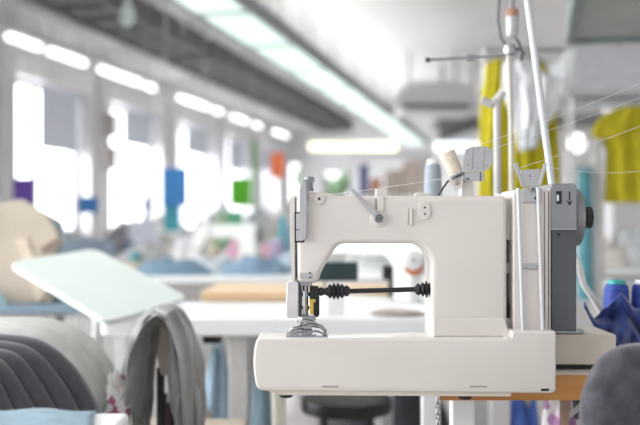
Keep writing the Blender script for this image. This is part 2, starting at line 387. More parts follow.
def heap(name, label, cat, x, Y, z, rx, ry, h, m, seed, group=None, n=36, flat=.5, rough=.35):
    b = MB(); c = Vector((x, Y, z)); rings = []; K = 12
    sd = Vector((seed*7.3, seed*3.1, 0))
    for k in range(1, K+1):
        t = k/K; vs = []
        for j in range(n):
            a = 2*PI*j/n
            nz = noise.noise(Vector((math.cos(a)*1.6, math.sin(a)*1.6, t*1.2))+sd)
            rr = t*(1+.22*nz)
            hh = h*(1-t**(2/flat))*(1+rough*noise.noise(Vector((math.cos(a)*t*3, math.sin(a)*t*3, 0))*1.3+sd)) + h*.12*math.sin(a*5+t*4+seed)*(t*(1-t))*3
            vs.append(b.b.verts.new(c+Vector((math.cos(a)*rr*rx, math.sin(a)*rr*ry, max(hh, .003 if t < 1 else 0)))))
        rings.append(vs)
    top = b.b.verts.new(c+Vector((0,0,h*(1+rough*noise.noise(sd)))))
    for j in range(n): b.face([top, rings[0][j], rings[0][(j+1) % n]])
    for p, q in zip(rings, rings[1:]):
        for j in range(n): b.face([p[j], q[j], q[(j+1) % n], p[(j+1) % n]])
    b.face(rings[-1][::-1])
    return tag(b.build(name, m, loc=c, sharp=70), label, cat, group)
def folds(name, label, cat, c, ztop, zbot, rx, ry, m, nf, amp, seed, over=.35, parent=None, tw=0., seg=160, kind=None):
    # cloth lying over a support and hanging down around it in folds
    b = MB(); c = Vector(c); prof = []; K = 30; rings = []
    for k in range(K+1):
        t = k/K
        if t < .45: r = over*(t/.45); z = ztop-.012*(t/.45)**2
        else:
            q = (t-.45)/.55; ang = min(q*2.2, 1)*PI/2
            r = over+(1-over)*(math.sin(ang)*.78+q*.22); z = ztop-.012-(ztop-.012-zbot)*(1-math.cos(min(q*1.1,1)*PI/2)) 
        vs = []
        for j in range(seg):
            a = 2*PI*j/seg
            w = max(0, (t-.3)/.7)**1.3
            f = math.sin(a*nf+seed+1.3*math.sin(a*2+seed))+.45*math.sin(a*(nf*1.7)+2*seed)
            f = math.copysign(abs(f)**.6, f)
            rr = r+amp*w*f+.03*w*noise.noise(Vector((math.cos(a)*2,math.sin(a)*2,seed+t)))
            vs.append(b.b.verts.new((c.x+rx*rr*math.cos(a+tw*t), c.y+ry*rr*math.sin(a+tw*t), z+.006*noise.noise(Vector((a*2,t*8,seed))) )))
        rings.append(vs)
    for p, q in zip(rings[1:], rings[2:]):
        for j in range(seg): b.face([p[j], q[j], q[(j+1) % seg], p[(j+1) % seg]])
    b.face(rings[1][::-1])
    o = b.build(name, m, parent=parent, loc=None if parent else (c.x, c.y, zbot), sharp=80)
    md = o.modifiers.new('thick', 'SOLIDIFY'); md.thickness = .006; md.offset = -1
    if not parent: tag(o, label, cat)
    return o
def stool(x, y, h, r, label):
    t = thing('stool', label, 'stool', (x, y, 0))
    MB().lathe([(r,h-.04),(r*1.02,h-.02),(r,h)], (x,y,0), (0,0,1), 28).build('seat', M['kraft'], t)
    for k in range(4):
        a = PI/4+k*PI/2; MB().tube([(x+math.cos(a)*r*.7,y+math.sin(a)*r*.7,h-.04),(x+math.cos(a)*r*1.1,y+math.sin(a)*r*1.1,0)], .012, 10).build('leg', M['greyleg'], t)
    return t

# ------------------------------------------------------------------ main work table (machine table)
TZ = .7385; TF = 1.56
tX0 = px(440, TF)
t = thing('machine_table', 'sewing table with pale laminate top and orange wood edge under the main machine', 'table', (.45, 1.85, 0))
MB().box(tX0, 1.05, TF+.004, 2.15, TZ-.044, TZ).build('table_top', M['laminate'], t, bevel=.002)
tag(MB().box(tX0-.001, 1.05, TF-.002, TF+.004, TZ-.046, TZ-.002).build('edge_strip', M['woodedge'], t, bevel=.001), 'orange-brown wooden front edge')
lx = px(462, TF+.05)
MB().box(lx-.021, lx+.021, TF+.03, TF+.07, .03, TZ-.044).build('leg', M['whitepaint'], t, bevel=.004)
MB().box(lx-.021, lx+.021, 2.05, 2.09, .03, TZ-.044).build('leg', M['whitepaint'], t, bevel=.004)
MB().box(.96, 1.0, TF+.03, TF+.07, .03, TZ-.044).build('leg', M['whitepaint'], t, bevel=.004)
MB().box(.96, 1.0, 2.05, 2.09, .03, TZ-.044).build('leg', M['whitepaint'], t, bevel=.004)
for x in (lx, .98): MB().box(x-.03, x+.03, TF, 2.13, 0, .03).build('foot', M['black'], t, bevel=.006)
MB().box(lx+.021, .96, 2.055, 2.085, .2, .25).build('stretcher', M['whitepaint'], t)
x = px(563, TF+.08)
MB().box(x-.006, x+.006, TF+.06, TF+.08, .45, TZ-.044).build('support_strut', colour('brown_strut', (.33,.22,.16)), t)
# under-table clutch parts
t = thing('clutch_motor', 'black motor bracket hanging under the table edge beside the grey chair', 'motor', (px(580,1.75), 1.75, .55))
X = px(581,1.75)
MB().lathe([(.045,0),(.06,.01),(.06,.12),(.04,.14)], (X-.01,1.75,.53), (1,0,0), 24).build('motor_body', M['black'], t)
MB().box(X+.02,X+.05,1.72,1.78,.53,TZ-.0445).build('bracket', M['coverd'], t, bevel=.003)
MB().tube([P(586,402,1.72), P(566,418,1.72), P(560,440,1.72)], .006, 8).build('lever', M['satin'], t)
MB().box(X-.012,X+.012,1.735,1.765,.62,.66).build('clamp', M['black'], t)
# chain
t = thing('pull_chain', 'thin steel pull chain hanging below the machine bed', 'chain', tuple(P(437.5,398,1.555)))
Xc = px(437.5,1.555); ztop = pz(397,1.555)
for k in range(24):
    b = MB(); zc = ztop-.006-k*.0095; R1, r2, nn = .0052, .0014, 14
    u = Vector((1,0,0)) if k % 2 else Vector((.25,.97,0))
    pts = [Vector((Xc,1.555,zc))+u*(R1*.62*math.cos(2*PI*q/nn))+Vector((0,0,R1*1.25*math.sin(2*PI*q/nn))) for q in range(nn+1)]
    b.tube(pts, r2, 6, False).build('link', M['steel'], t)

# ------------------------------------------------------------------ THE SEWING MACHINE
YB = 1.47; YA = 1.50
sm = thing('sewing_machine', 'large cream industrial free-arm sewing machine in sharp focus in the foreground', 'sewing machine', (px(480,1.55), 1.58, TZ))
# bed (free arm)
bed = [(256,341),(259,338.5),(505,338.5),(507,337),(511,337),(512.5,331),(555,331),(556.5,333),(556.5,391),(552,393.5),(262,391),(256.5,388),(254,376),(253,362),(254,350)]
bedo = rounded_slab(arcpoly(bed, [3,3,1,1,1,1,2.5,2.5,3,3,4,3,6,6,6], 3), YB, .088, .0045, 'bed', M['enamel'], sm)
MB().pprism(arcpoly([(264,390),(511,391.5),(511,396.5),(282,395)], 1), YB+.006, .07).build('base_plate', M['enamel_warm'], sm, bevel=.001)
for x, y, w in ((283,394.6,7),(462,396.2,7)):
    c = P(x+3,y,YB+.03); MB().lathe([(.011,0),(.012,-.003),(.010,-.006)], c+Vector((0,0,.002)), (0,0,1), 20).build('rubber_foot', M['enamel_warm'] if 0 else M['rubber'], sm)
for x in (322,470):
    MB().pprism(rectp(x,385.8,x+17,387.4), YB-.0006, .002).build('bed_catch', M['enamel_dark'], sm)
MB().pprism(rectp(541,388.6,549,391), YB-.0006, .002).build('bed_catch', M['black'], sm)
MB().pprism([(258,387.4),(554,388.6),(554,389.3),(258,388.1)], YB-.0003, .001).build('seam_line', M['enamel_warm'], sm)
# needle plate
x0, x1 = px(286,1.5), px(328,1.5); zt = pz(338.5,YB)
MB().box(x0,x1,1.485,1.545,zt-.001,zt+.0022).build('needle_plate', M['chrome'], sm, bevel=.001)
# arm + pillar + head
arm = [(295.5,197),(301,191.5),(325,191.5),(337,196),(376,196),(504,195.5),(507.5,199),(507.5,338),(431,338),(431,256),(419,243.5),(342,243.5),(337,246),(321.5,271),(318,283),(297,283)]
rr = [5,5,6,6,0,5,5,0,0,12,12,8,8,6,5,5]
armo = rounded_slab(arcpoly(arm, rr, 5), YA, .10, .0095, 'arm', M['enamel'], sm)
# pillar foot on the bed
MB().pprism([(433,318),(505,318),(511,337),(433,337)], YA-.006, .02).build('pillar_foot', M['enamel'], sm, bevel=.003)
# face plate with seam
fp = MB().pprism(arcpoly([(289.5,200),(294.2,194),(294.8,196),(294.8,280),(296,283),(292.5,283),(291,262),(290,240)], 1.5), YA+.003, .094).build('face_plate', M['enamel'], sm, bevel=.003)
MB().pprism(rectp(294.3,198,295.9,281), YA+.008, .08).build('seam_gasket', M['enamel_dark'], sm)
# take-up lever guard and slot
MB().pprism(rectp(294.6,212,304.2,242.5), YA-.0008, .004).build('lever_slot', M['black'], sm)
MB().pprism(rectp(296,213.5,303,240.8), YA-.0016, .003).build('slot_plate', M['satin'], sm)
MB().pprism(rectp(295,229.3,301,230.1), YA-.0024, .003).build('slot_mark', M['black'], sm)
g = MB().pprism(arcpoly([(299.5,190),(302,183),(306,180.5),(306.5,192),(306.3,236),(304.5,240),(300,240)], 1.2), YA-.012, .010).build('take_up_guard', M['satin'], sm, bevel=.0018)
MB().box(px(300,YA),px(306,YA),YA-.004,YA+.002,pz(222,YA),pz(216,YA)).build('guard_bracket', M['satin'], sm)
k = MB(); c = P(309.3,191,YA+.02)
k.lathe([(.0075,0),(.0075,.004),(.0062,.005),(.0062,.018),(.0085,.019),(.0085,.0235),(.006,.0245)], c, (0,0,1), 20).build('thumb_screw', M['coverg'], sm)
MB().pprism([(303,180),(314.5,179),(314.5,181.5),(303,182.5)], YA+.012, .018).build('screw_bar', M['steel'], sm, bevel=.0008)
MB().pprism(arcpoly([(304,191),(304.5,181),(309,181.5),(309,200),(306.5,203)],.8), YA-.004, .008).build('guide_clip', M['steel'], sm, bevel=.0008)
# round boss with dark screw hole
def boss(x, y, r, d, m, nm='boss', Y=YA, holer=0, parent=sm):
    c = P(x,y,Y); o = MB().lathe([(r*.98,0),(r,d*.3),(r*.98,d*.8),(r*.9,d),(0,d)], c+Vector((0,.001,0)), (0,-1,0), 32).build(nm, m, parent)
    if holer: MB().lathe([(holer,0),(holer,.0012)], c+Vector((0,-d+.0005,0)), (0,-1,0), 16).build('screw_hole', M['black'], o)
    return o
boss(319.2,198.8,.0100,.004,M['enamel'],'round_cap',holer=.0023)
# tension release lever
boss(378.2,218.5,.0148,.003,M['enamel'],'lever_boss')
c = P(378.5,218.3,YA)
lv = MB().prism([P(349.2,189.6,YA)+Vector((0,-.014,0)), P(352.2,188.4,YA)+Vector((0,-.014,0)), P(381.5,216.5,YA)+Vector((0,-.008,0)), P(376.5,220.5,YA)+Vector((0,-.008,0))], (0,.0045,0)).build('release_lever', M['satin'], sm, bevel=.0012)
h = MB().lathe([(.0078,0),(.0078,.007),(.0066,.0085)], c+Vector((0,-.003,0)), (0,-1,0), 28).build('lever_hub', M['steel'], lv)
MB().lathe([(.0054,0),(.0054,.001)], c+Vector((0,-.0112,0)), (0,-1,0), 24).build('dark_ring', M['black'], lv)
MB().lathe([(.0040,0),(.0040,.001)], c+Vector((0,-.0118,0)), (0,-1,0), 24).build('screw_head', M['steel'], lv)
MB().lathe([(.0022,0),(.0022,.001)], c+Vector((0,-.0124,0)), (0,-1,0), 6).build('hex_socket', M['black'], lv)
MB().pprism(rectp(375,198.5,378,209.5), YA-.0006, .002).build('channel', M['enamel_dark'], sm) 
MB().pprism(arcpoly(rectp(377.5,196,384,211),.8), YA-.003, .006).build('raised_rib', M['enamel'], sm, bevel=.001)
MB().pprism(arcpoly(rectp(376,189,386.5,197),.8), YA+.02, .03).build('top_lug', M['enamel'], sm, bevel=.0015)
MB().pprism(arcpoly([(415,196.5),(417,192.6),(428,192.6),(430,196.5)],.8), YA+.02, .04).build('oil_cover', M['enamel'], sm, bevel=.0015)
MB().pprism(arcpoly([(407.3,225),(408.5,208),(410,208),(410,225)],.6), YA-.0006, .002).build('rib_shade', colour('rib_shade_grey', (.42,.39,.36)), sm)  # flat darker strip paints the shade left of the raised rib
MB().pprism(arcpoly(rectp(410,208,412.6,226),.9), YA-.004, .006).build('raised_rib', M['enamel'], sm, bevel=.001)
ov = MB().pprism(arcpoly(rectp(418.8,202,430,219.5),5.2,6), YA-.0035, .005).build('screw_plate', M['enamel'], sm, bevel=.001)
for y in (207.6,214): MB().lathe([(.0016,0),(.0016,.001)], P(424.5,y,YA)+Vector((0,-.0033,0)), (0,-1,0), 14).build('screw_hole', M['black'], ov)
boss(509.5,331,.0,.0,M['black']) if 0 else None
# neck and right housing
MB().pprism(rectp(506,198,515,240), YA+.02, .07).build('neck', M['enamel'], sm, bevel=.002)
MB().pprism(rectp(505,240,516,334), YA+.05, .05).build('neck', M['enamel_dark'], sm, bevel=.002)
MB().pprism(rectp(505,303,514,316), YA+.03, .02).build('neck_block', M['black'], sm, bevel=.002)
MB().pprism(rectp(505,318,512,331), YA+.02, .03).build('neck_bracket', M['satin'], sm, bevel=.002)
MB().pprism(rectp(505,262,513,274), YA+.03, .02).build('neck_block', M['satin'], sm, bevel=.002)
MB().pprism(arcpoly([(513.5,193),(516,189.5),(547,189.5),(548.4,192),(548.4,337),(513.5,337)],1.2), YA-.004, .11).build('end_housing', M['enamel'], sm, bevel=.003)
MB().pprism(rectp(549,189,550.8,337), YA, .10).build('housing_lip', M['enamel_warm'], sm, bevel=.001)
MB().pprism(rectp(544.2,192,545.0,331), YA-.0046, .002).build('seam_line', colour('seam_brown',(.25,.2,.16)), sm)
for x in (520.3,540.2):
    MB().tube([P(x-2.2,188,YA-.012), P(x-.8,230,YA-.012), P(x+2.6,331,YA-.012)], .0033, 14).build('guide_rod', M['rod'], sm)
for y0, y1, sc in ((188,202.6,(534.8,198.3)),(263.5,269,(538.5,266))):
    pl = MB().pprism(rectp(523.5,y0,542,y1), YA-.0075, .004).build('rod_bracket', M['satin'], sm, bevel=.0008)
    MB().lathe([(.0028,0),(.0026,.0016)], P(*sc,YA)+Vector((0,-.0073,0)), (0,-1,0), 14).build('screw', M['black'], pl)
    MB().pprism(rectp(523.5,y1-.9,542,y1), YA-.0078, .001).build('bracket_edge', M['enamel_dark'], pl)
# V thread plate
vp = MB().pprism([(520.5,170),(540.5,168.8),(539.5,187),(521.5,187)], YA-.004, .002).build('thread_plate', M['satin'], sm, bevel=.0005)
MB().prism([P(510.5,165.5,YA)+Vector((0,-.022,0)), P(514.6,163.2,YA)+Vector((0,-.022,0)), P(523,183,YA)+Vector((0,-.004,0)), P(521.5,187,YA)+Vector((0,-.004,0))], (0,.003,0)).build('plate_wing', M['rod'], vp, bevel=.0006)
MB().prism([P(544.6,163.5,YA)+Vector((0,-.022,0)), P(540.6,164.5,YA)+Vector((0,-.022,0)), P(538,184,YA)+Vector((0,-.004,0)), P(540.4,186,YA)+Vector((0,-.004,0))], (0,.003,0)).build('plate_wing', M['rod'], vp, bevel=.0006)
MB().lathe([(.0012,0),(.0012,.0008)], P(529.5,176,YA)+Vector((0,-.0038,0)), (0,-1,0), 10).build('pin_hole', M['black'], vp)
MB().lathe([(.0046,0),(.0046,.003),(.003,.004)], P(531,189.5,YA)+Vector((0,-.008,0)), (0,-1,0), 18).build('screw', M['steel'], vp)
MB().lathe([(.0018,0),(.0018,.0008)], P(531,189.5,YA)+Vector((0,-.0118,0)), (0,-1,0), 10).build('screw_slot', M['black'], vp)
# belt cover
bc = MB().pprism(arcpoly([(551.2,185.5),(553,183.5),(574.5,183.2),(576.8,186),(577,229),(551.2,229)],1.6), YA-.002, .13).build('belt_cover', M['coverg'], sm, bevel=.004, seg=4)
lc = MB().pprism(rectp(551.6,229.4,576.6,331.5), YA+.002, .12).build('lower_cover', M['coverd'], sm, bevel=.0015)
MB().pprism(rectp(551.2,228.6,577,229.7), YA-.003, .12).build('cover_ridge', M['satin'], lc)
MB().lathe([(.0030,0),(.0028,.0015)], P(558.8,234.6,YA)+Vector((0,.003,0)), (0,-1,0), 14).build('screw', M['black'], lc)
MB().pprism(rectp(556.3,191,561.8,204), YA-.0026, .003).build('window_slot', M['black'], bc)
MB().pprism(rectp(556.9,194.8,558.9,201), YA-.0032, .003).build('slot_card', M['whitepaint'], bc)
ar = MB().pprism(rectp(569,191.5,570.1,200.5), YA-.0026, .001)
ar.pprism([(566.2,200.2),(569.5,202.2),(572.9,200.2),(569.6,205.8)], YA-.0026, .001)
ar.build('printed_arrow', M['black'], bc, smooth=False)
hy = 217.5; cw = P(576,hy,1.555); cw.x = px(575.5,1.505)
w = MB().lathe([(.042,0),(.049,.001),(.050,.003),(.050,.0155),(.0485,.0175),(.03,.0175),(.028,.0165)], (cw.x+.001,1.555,cw.z), (1,0,0), 48).build('hand_wheel', M['wheelg'], sm, sharp=25)
kb = MB(); seg = 28
kb.lathe([(.0165,.011),(.0190,.014),(.0190,.026),(.0178,.0275),(.0190,.029),(.0190,.0395),(.015,.041)], (cw.x+.001,1.555,cw.z), (1,0,0), seg)
kb.build('wheel_knob', M['black'], w, sharp=25)
# machine base box on the table
MB().box(px(500,1.6), px(616.5,1.6), 1.60, 1.72, pz(365,1.6), pz(334.5,1.6)).build('machine_base', M['enamel_warm'], sm, bevel=.004, seg=4)
MB().box(px(504,1.6), px(612,1.61), 1.612, 1.71, TZ, pz(364.5,1.6)).build('base_gap_shade', M['black'], sm)  # black slab stands in for the shaded gap under the base
MB().prism([(px(553,1.6),1.605,pz(333.9,1.6)),(px(585,1.6),1.605,pz(333.9,1.6)),(px(592,1.6),1.66,pz(333.9,1.6)),(px(553,1.6),1.66,pz(333.9,1.6))],(0,0,.003)).build('cover_foot', M['steel'], sm, bevel=.0008)
# top thread tensioner group
pst = MB().pprism(arcpoly([(461,196),(463,179),(472.5,179),(474,196)],.8), YA+.03, .03).build('tension_post', M['enamel'], sm, bevel=.0015)
brk = MB().pprism(arcpoly([(446.5,179),(462,172.5),(463.5,184),(459.5,190.5),(453.5,189)],2), YA+.02, .012).build('tension_bracket', M['enamel'], sm, bevel=.0012)
MB().lathe([(.0042,0),(.0042,.002),(.0025,.003)], P(457,183,YA+.02)+Vector((0,.0005,0)), (0,-1,0), 18).build('pivot_screw', M['enamel_dark'], brk)
A = P(456,173.5,YA+.026); B = P(446.3,152.5,YA+.026); ax = (B-A); Lc = ax.length
cone = MB().lathe([(.0125,0),(.0128,.004)]+[(.0122+.00015*q+(.0011 if q % 2 else 0), .004+q*(Lc-.006)/12) for q in range(1,12)]+[(.0148,Lc-.003),(.0150,Lc),(.0,Lc+.001)], A, ax, 28).build('tension_cone', M['cone'], sm, sharp=50)
MB().lathe([(.0118,0),(.0118,.003)], A-ax.normalized()*.0035, ax, 28).build('disc', M['chrome'], cone)
MB().lathe([(.0130,0),(.0130,.0016)], A-ax.normalized()*.0058, ax, 28).build('disc', M['black'], cone)
MB().lathe([(.0125,0),(.0125,.0015)], A-ax.normalized()*.0085, ax, 28).build('disc', M['steel'], cone)
MB().tube([P(448.5,180.5,YA+.02), P(443,188,YA+.022), P(438.5,195,YA+.03)], .0017, 8).build('check_spring', M['black'], brk)
pc = [(463.5,171),(463,161),(465.5,149.5),(470.5,147),(483,145.8),(489,147.5),(493.2,151.5),(492.5,163),(489,169),(483,172),(471,171.8)]
plt = MB().pprism(arcpoly(pc,1.4,3), YA+.018, .0025).build('guide_plate', M['satin'], sm, bevel=.0006)
for x in (473.5,484.5):
    MB().pprism([(x-.35,148),(x+.35,148),(x-.9,170),(x-1.6,170)], YA+.0172, .001).build('plate_crease', M['enamel_dark'], plt)
for x, y in ((467,152),(468,165),(479,149),(489,152),(487,166),(478,168)):
    MB().lathe([(.0009,0),(.0009,.0006)], P(x,y,YA+.018)+Vector((0,.0002,0)), (0,-1,0), 8).build('pin_hole', M['black'], plt)
hb = MB().pprism(arcpoly(rectp(464.5,172.5,484.5,180.8),1), YA+.02, .012).build('plate_hinge', M['satin'], sm, bevel=.001)
MB().pprism(rectp(465.8,178.2,469.8,179.4), YA+.0195, .001).build('hinge_slot', M['black'], hb)
MB().pprism(rectp(480,171,480.9,181), YA+.0188, .001).build('hinge_pin', M['coverd'], hb)
MB().pprism(rectp(463,172,472,190), YA+.032, .01).build('hinge_arm', M['enamel'], sm)
# rubber bellows shaft
sh = MB(); YS = YA+.02
sh.cyl(P(322,291.8,YS), P(430,289,YS), .0042, 16)
sho = sh.build('drive_shaft', M['black'], sm)
def bellows(x0, x1, y, r0, n):
    pr = []; A = P(x0,y,YS); B = P(x1,y-.2,YS); L = (B-A).length
    pr.append((r0*.6,0))
    for i in range(n):
        q = 1-.25*abs(i-(n-1)/2)/(n/2)
        pr += [(r0*.62, L*(i+.05)/n), (r0*q, L*(i+.35)/n), (r0*q, L*(i+.6)/n), (r0*.62, L*(i+.95)/n)]
    pr.append((r0*.55, L))
    return MB().lathe(pr, A, B-A, 24).build('rubber_bellows', M['rubber'], sho, sharp=60)
bellows(318,331,291.6,.0085,2); bellows(328,344,291.3,.0150,4); bellows(343,350,291,.0095,1); bellows(415,422,289.6,.0100,1); bellows(421,432,289.4,.0145,3)
# needle head
hd = MB().pprism(arcpoly([(286.8,283.5),(289,281.5),(297.5,281.5),(298.5,283.5),(298.5,316.5),(297,318.3),(288,318),(285.6,316)],1.8), YA+.0, .035).build('presser_housing', colour('pale_lilac_enamel',(.66,.64,.66),.35), sm, bevel=.003)
MB().pprism(rectp(298.5,283,302,317), YA+.014, .02).build('presser_guide', M['coverd'], sm, bevel=.001)
nb = MB().cyl(P(305.5,282,YA+.02), P(305.5,318,YA+.02), .0050, 18).build('needle_bar', M['chrome'], sm)
MB().cyl(P(305.5,292,YA+.02), P(305.5,296,YA+.02), .0075, 18).build('bar_collar', M['steel'], nb)
MB().cyl(P(305.5,306,YA+.02), P(305.5,309,YA+.02), .0068, 18).build('bar_collar', M['steel'], nb)
MB().cyl(P(304.5,291,YA+.008), P(304.5,314,YA+.008), .0022, 10).build('needle', M['chrome'], nb)
MB().pprism(rectp(299,273,312,278), YA-.003, .006).build('head_clamp', M['satin'], sm, bevel=.001)
for x, y, r in ((310,273,.0018),(310,277.5,.0016),(302,277.5,.001)): MB().lathe([(r,0),(r,.0008)], P(x,y,YA-.003)+Vector((0,.0003,0)), (0,-1,0), 10).build('screw', M['black'], sm)
MB().pprism(arcpoly(rectp(300,281,312,286),.8), YA+.004, .03).build('bar_bushing', M['steel'], sm, bevel=.001)
MB().pprism(arcpoly([(309.5,286.5),(318.5,287),(319.5,300),(319.5,315),(317,317.5),(313.5,316),(313.5,300),(309.5,299)],1), YA+.012, .03).build('linkage_block', M['black'], sm, bevel=.001)
MB().pprism(rectp(309.5,300,313.6,314.5), YA+.006, .008).build('brass_bracket', M['brass'], sm, bevel=.0008)
MB().pprism(rectp(309.2,299.2,315.5,302.5), YA+.004, .008).build('brass_bracket', M['brass'], sm, bevel=.0008)
MB().pprism(rectp(302,316,316,320.5), YA+.006, .02).build('presser_clamp', M['steel'], sm, bevel=.001)
ft = MB()
ft.tube([P(289,331.5,YA+.0), P(293,329,YA), P(299,328,YA+.005), P(306,326,YA+.01), P(313,325,YA+.01), P(321,326.5,YA+.01), P(325.5,331,YA+.01), P(326,336,YA+.01)], [.002,.004,.0036,.004,.004,.0034,.003,.0024], 10)
ft.tube([P(298,320,YA+.01), P(297.5,324,YA+.01), P(301,325,YA+.01), P(304,322,YA+.01)], .0014, 8)
ft.tube([P(307,320,YA+.012), P(307,336,YA+.012)], .004, 12)
ft.tube([P(300,322,YA+.004), P(306,321,YA), P(314,322,YA), P(318,325,YA+.004)], .0022, 8)
ft.tube([P(291,334,YA-.004), P(303,331,YA-.006), P(318,331.5,YA-.004), P(325,334.5,YA)], .0018, 8)
ft.pprism(arcpoly([(294,335),(322,335),(321,336.9),(295,336.9)],.8), YA-.004, .024)
ft.pprism(arcpoly([(301,326),(311,325.5),(313,333),(311,335),(302,335)],1), YA+.004, .014)
ft.pprism(arcpoly([(288.5,331.5),(297,329.5),(299,331),(290,333.5)],.8), YA-.006, .012)
ft.build('presser_foot', M['chrome'], sm, sharp=40)
MB().tube([P(303,335.5,YA-.004), P(310,336.5,YA-.006), P(316,334,YA-.004)], .0012, 6).build('feed_dog', M['steel'], sm)

# leaning rod on the right
t = thing('thread_pole', 'sharp white leaning pole rising behind the grey belt cover', 'pole', (px(571,1.74), 1.74, TZ))
tp = P(519.5,-60,1.74); bt = Vector((px(574.5,1.74), 1.74, TZ+.01))
MB().tube([bt, tp], .0068, 16).build('pole', M['rod'], t)
MB().lathe([(.03,0),(.03,.006),(.012,.012),(.011,.03)], (bt.x, 1.74+.002, TZ), (0,0,1), 24).build('pole_base', M['whitepaint'], t)

# white hose behind
t = MB().tube([P(578,262,1.78), P(584,285,1.79), P(596,303,1.80), P(607,322,1.81), (px(612,1.82),1.82,TZ+.007), (px(625,1.86),1.86,TZ+.007), (px(650,1.9),1.95,TZ+.007)], .0062, 14)
t.tube([P(578,262,1.78), P(573,250,1.78), P(566,262,1.78), (px(566,1.78),1.78,TZ+.007)], .0062, 14)
tag(t.build('air_hose', M['whitepaint'], loc=(px(600,1.8),1.8,TZ)), 'white curved hose running down behind the grey belt cover', 'hose')

# ------------------------------------------------------------------ blue cones and cloth
def spool(x, Y, z, r, h, m, label, group=None, rim=None):
    t = thing('thread_cone', label, 'thread cone', (x, Y, z), group)
    MB().lathe([(r*.95,0),(r,.004),(r*.97,h*.5),(r*.88,h*.9),(r*.78,h*.97),(r*.5,h)], (x,Y,z), (0,0,1), 32).build('wound_thread', m, t)
    MB().lathe([(r*.62,h*.96),(r*.66,h*1.0),(r*.60,h*1.04),(r*.4,h*1.045),(r*.36,h*1.0)], (x,Y,z), (0,0,1), 28).build('cone_core', rim or M['tealp'], t)
    return t
spool(px(616.5,1.84), 1.84, TZ, .028, .142, M['bluethread'], 'royal blue thread cone with a teal rim, fully in view behind the blue cloth')
spool(px(644,1.84), 1.84, TZ, .028, .142, M['bluethread'], 'royal blue thread cone cut off by the right edge of the frame', rim=M['whitepaint'])
# crumpled blue cloth
b = MB(); nx, nzz = 44, 26; grid = []
top = [(584.5,302),(589,313),(594,318.5),(599,314.5),(603.5,309.5),(608,307.5),(614,300),(621,293),(628,302),(634,309),(645,310),(660,309),(675,308)]
def lerp_top(u):
    q = u*(len(top)-1); i = min(int(q), len(top)-2); f = q-i; f2 = f
    return (top[i][0]*(1-f2)+top[i+1][0]*f2, top[i][1]*(1-f2)+top[i+1][1]*f2)
for i in range(nx+1):
    u = i/nx; x, y = lerp_top(u); rowv = []
    yb = y+4+46*min(1,(u/.5))**1.1
    xb = x+10*(1-u)*u*4*.6+ (8 if u>.3 else 8*u/.3)
    for j in range(nzz+1):
        v = j/nzz; Y = 1.765-.035*v+.016*math.sin(u*17+v*5)*(.3+v)+.012*math.sin(u*7-v*9+1)
        yy = y+(yb-y)*v; xx = x+(xb-x)*v
        p = P(xx, yy, Y); p.z = max(p.z, TZ+.004+.003*math.sin(u*30)**2)
        rowv.append(b.b.verts.new(p))
    grid.append(rowv)
for i in range(nx):
    for j in range(nzz): b.face([grid[i][j], grid[i+1][j], grid[i+1][j+1], grid[i][j+1]])
o = b.build('blue_cloth', M['royal'], loc=(px(615,1.76),1.76,TZ), sharp=80)
md = o.modifiers.new('thick','SOLIDIFY'); md.thickness = .004; md.offset = 0
tag(o, 'crumpled royal blue cloth with a pointed tip in front of the blue thread cones', 'cloth')

# ------------------------------------------------------------------ thread stand behind the machine
YT = 2.0
t = thing('thread_stand', 'cream thread stand post with a long horizontal guide bar behind the machine', 'thread stand', (px(511,YT), YT, TZ))
X = px(510.5,YT)
MB().tube([(px(513,YT),YT,TZ+.01), P(511,120,YT), P(508.5,52,YT)], .0058, 14).build('post', colour('cream_post',(.60,.57,.50),.4), t)
MB().lathe([(.05,0),(.05,.008),(.012,.014),(.011,.03)], (px(513,YT),YT,TZ), (0,0,1), 28).build('base', M['whitepaint'], t)
MB().cyl(P(427,60,YT), P(509,55,YT), .0035, 10).build('guide_bar', colour('bar_grey', (.30,.31,.31), .4), t)
MB().cyl(P(425.5,60,YT), P(430,60,YT), .0055, 10).build('bar_tip', M['coverd'], t)
MB().box(px(467,YT),px(474,YT),YT-.006,YT+.006,pz(61,YT),pz(55,YT)).build('bar_clamp', M['coverg'], t)
MB().lathe([(.0,0),(.013,.004),(.016,.014),(.012,.026),(.0,.028)], P(510,51,YT)-Vector((0,0,.012)), (0,0,1), 20).build('post_clamp', M['chrome'], t)
MB().tube([P(512,52,YT), P(520,48,YT-.01), P(523,53,YT-.01), P(521,60,YT)], .004, 8).build('hook', M['coverd'], t)
MB().cyl((px(428,YT),YT,.955), (px(520,YT),YT,.955), .006, 10).build('spool_rail', M['steel'], t)
for x in (433,500): MB().lathe([(.028,0),(.028,.004)], (px(x,YT),YT,.961), (0,0,1), 24).build('spool_seat', M['steel'], t)
MB().tube([P(497.5,220,YT+.08), P(497,98,YT+.08)], .0085, 12).build('second_post', colour('second_post_paint',(.56,.56,.55),.5), t)
MB().tube([P(497,220,YT+.08), (px(497,YT+.08),YT+.08,TZ)], .0085, 12).build('second_post', colour('second_post_paint',(.56,.56,.55),.5), t)
MB().tube([P(503,92,YT+.08), P(497,100,YT+.08), P(491,104,YT+.08), P(482,100,YT+.08)], .010, 10).build('post_head', colour('second_post_paint',(.56,.56,.55),.5), t)
spool(px(433,YT), YT, .965, .021, .175, M['conegrey'], 'tall pale grey-blue thread cone left of the ridged tension cone', rim=M['whitepaint'])
spool(px(500,YT), YT-.0, .965, .018, .10, colour('mid_blue_thread',(.25,.38,.50)), 'small dull blue thread cone beside the cream stand post', rim=M['whitepaint'])
